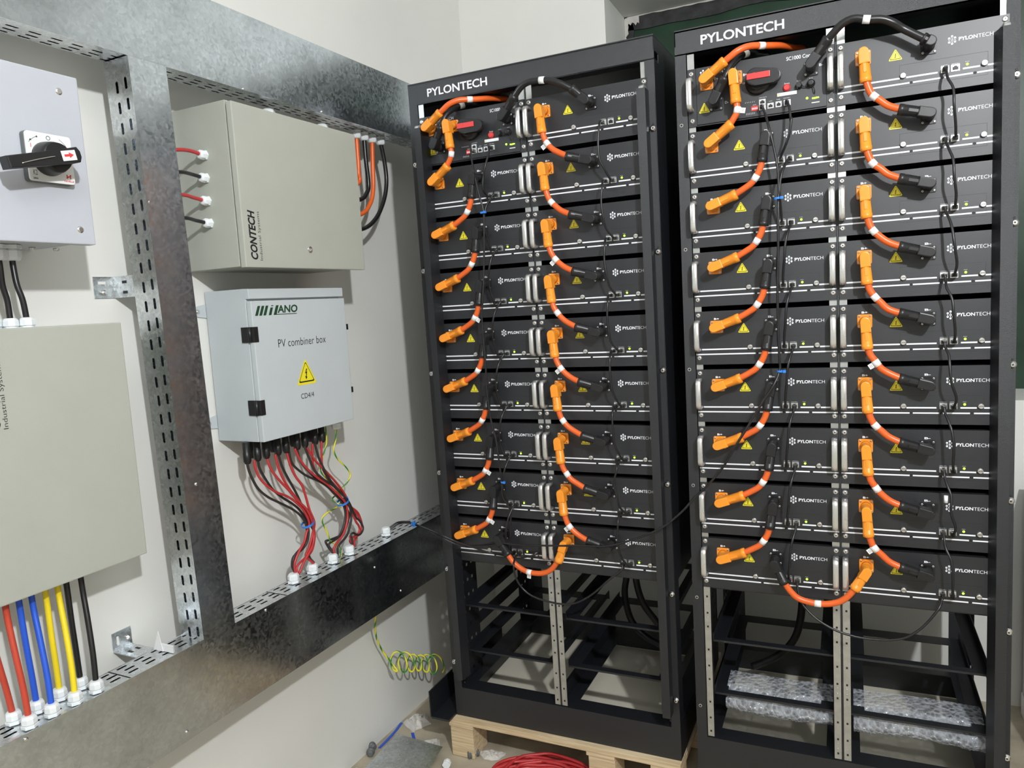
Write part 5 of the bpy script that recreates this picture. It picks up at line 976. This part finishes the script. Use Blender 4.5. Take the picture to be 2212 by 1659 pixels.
# ---------------------------------------------------------------- things on the floor
FL = D_['fl']; fz = FLOOR
def flatstrip(pts, w, th, z):
    mb = MB(); P = cr([(p[0],p[1],z) for p in pts], 4); n = len(P)
    for i in range(n-1):
        d = (P[i+1]-P[i]).normalized(); q = Vector((-d.y,d.x,0))*w/2
        mb.prism([P[i]-q, P[i+1]-q, P[i+1]+q, P[i]+q], (0,0,th))
    return mb
o = flatstrip(FL['tie1'],.009,.002,fz+.0005).build('cable_tie_strip','blue'); tag(o,'long straight blue cable tie on the floor against the left wall','cable tie')
o = flatstrip(FL['tie2'],.010,.002,fz+.0005).build('cable_tie_strip','blue'); tag(o,'short blue cable tie on the floor beside the torn paper bag','cable tie')
for p, ax, lab in ((FL['g1'][0],(1,-.5,0),'dark grey plastic fitting on the floor by the wall, nearer the wall'),(FL['g1'][1],(.6,-1,0),'dark grey plastic fitting on the floor beside the metal sheet')):
    mb = MB(); a = Vector(ax).normalized(); c0 = Vector((p[0],p[1],fz+.0135))-a*.012
    mb.lathe(c0,a,[(0,.008),(.006,.008),(.0062,.013),(.013,.013),(.0135,.0105),(.022,.0105),(.026,.007)],14); o = mb.build('conduit_fitting','gnylon'); tag(o,lab,'conduit fitting','dark grey conduit fittings')
A_, B_, C_, D4 = [Vector((p[0],p[1],fz+.0005)) for p in FL['plate']]
t = empty('metal_offcut','grey folded galvanised sheet offcut lying on the floor','metal sheet',(A_+C_)/2)
MB().prism([A_+Vector((0,0,.024)), B_+Vector((0,0,.024)), C_+Vector((.02,-.10,.024)), D4+Vector((.01,-.10,.024))],(0,0,.0015)).build('top_sheet','galv',t)
MB().prism([A_, D4+Vector((.01,-.10,0)), D4+Vector((.01,-.10,.024)), A_+Vector((0,0,.024))],(.0012,0,0)).build('folded_edge','galvd',t)
def crumple(pts, h, m, name, lab, cat, seed, n=7):
    rnd = random.Random(seed); c = sum((Vector((p[0],p[1],0)) for p in pts), Vector())/len(pts); mb = MB()
    ring = [Vector((p[0],p[1],0)) for p in pts]; R = []
    for i in range(len(ring)):
        a, b = ring[i], ring[(i+1)%len(ring)]
        for q in range(3): R.append(a.lerp(b, q/3)+Vector((rnd.uniform(-.003,.003),rnd.uniform(-.003,.003),0)))
    rows = []
    for k in range(n):
        u = k/n; rows.append([mb.v(p.lerp(c, u)+Vector((0,0,fz+.0005+h*(math.sin(min(1,u*1.5)*PI/2))*(.6+.5*rnd.random())))) if k else mb.v(p+Vector((0,0,fz+.0006))) for p in R])
    for k in range(n-1):
        for i in range(len(R)): mb.face([rows[k][i], rows[k][(i+1)%len(R)], rows[k+1][(i+1)%len(R)], rows[k+1][i]])
    mb.face(rows[-1]); o = mb.build(name, m); tag(o, lab, cat); return o
crumple(FL['bag1'],.022,'plaster','paper_scrap','torn grey paper bag scrap on the floor under the angle bar','paper',11)
crumple(FL['bag2'],.016,'plaster','paper_scrap','pale crumpled paper scrap on the floor beside the pallet block','paper',12)
crumple(FL['bag3'],.010,'plaster','paper_scrap','white crumpled paper scrap on the floor under the pallet edge','paper',13)
crumple([[-1.075,-.175],[-1.04,-.160],[-.985,-.158],[-.96,-.20],[-1.0,-.24],[-1.06,-.22]],.03,'label','paper_scrap','white paper at the bottom edge of the photo by the wall','paper',14)
mb = MB(); gland_mesh(mb,(-.792,-.058,fz+.0135),(-.25,1,0),.0120); o = mb.build('loose_gland','nylon'); tag(o,'loose white cable gland on the floor in front of the pallet','cable gland')
mb = MB(); a = Vector((.66,.75,0)).normalized(); c0 = Vector((-.752,.012,fz+.0125))
for k in range(6): mb.lathe(c0+a*k*.0062,a,[(0,.009),(.001,.012),(.004,.012),(.005,.009),(.0062,.009)],14)
o = mb.build('flexible_conduit','gnylon'); tag(o,'short piece of ribbed grey conduit on the floor by the pallet block','conduit')
# coil of red cable
mb = MB(); rnd = random.Random(5); P = []
for k in range(11*22):
    th = 2*PI*k/22; R = .120+.026*math.sin(k*.37)+.012*rnd.random(); lv = (k//22)
    P.append((-.470+R*math.cos(th)*1.15, -.050+R*math.sin(th)*.9, fz+.006+.004*(lv%6)+.002*math.sin(th*2+lv)+(.004 if lv > 5 else 0)))
mb.tube(P,.0052,6,sub=2); o = mb.build('cable_coil','red'); tag(o,'coil of red cable on the floor in front of the left rack pallet','cable coil')
# grey cabinet at the right edge
t = empty('floor_cabinet','pale grey cabinet partly hidden behind the right rack','cabinet',(1.2,.62,FLOOR))
MB().box(.86,1.5,.45,.80,-1.90,-1.20,bev=.004).build('cabinet_body','cool',t)
MB().box(.86,1.5,.43,.82,FLOOR,-1.90,bev=.003).build('cabinet_base','label',t)
MB().box(.875,1.485,.442,.45,-1.88,-1.22,bev=.003).build('cabinet_door','cool',t)
o = MB().tube([(.90,.40,-1.10),(.89,.38,-1.30),(.93,.38,-1.42),(.96,.40,-1.6)],.002,6).build('loose_wire','blackr'); tag(o,'thin dark wire hanging in front of the grey cabinet','wire')
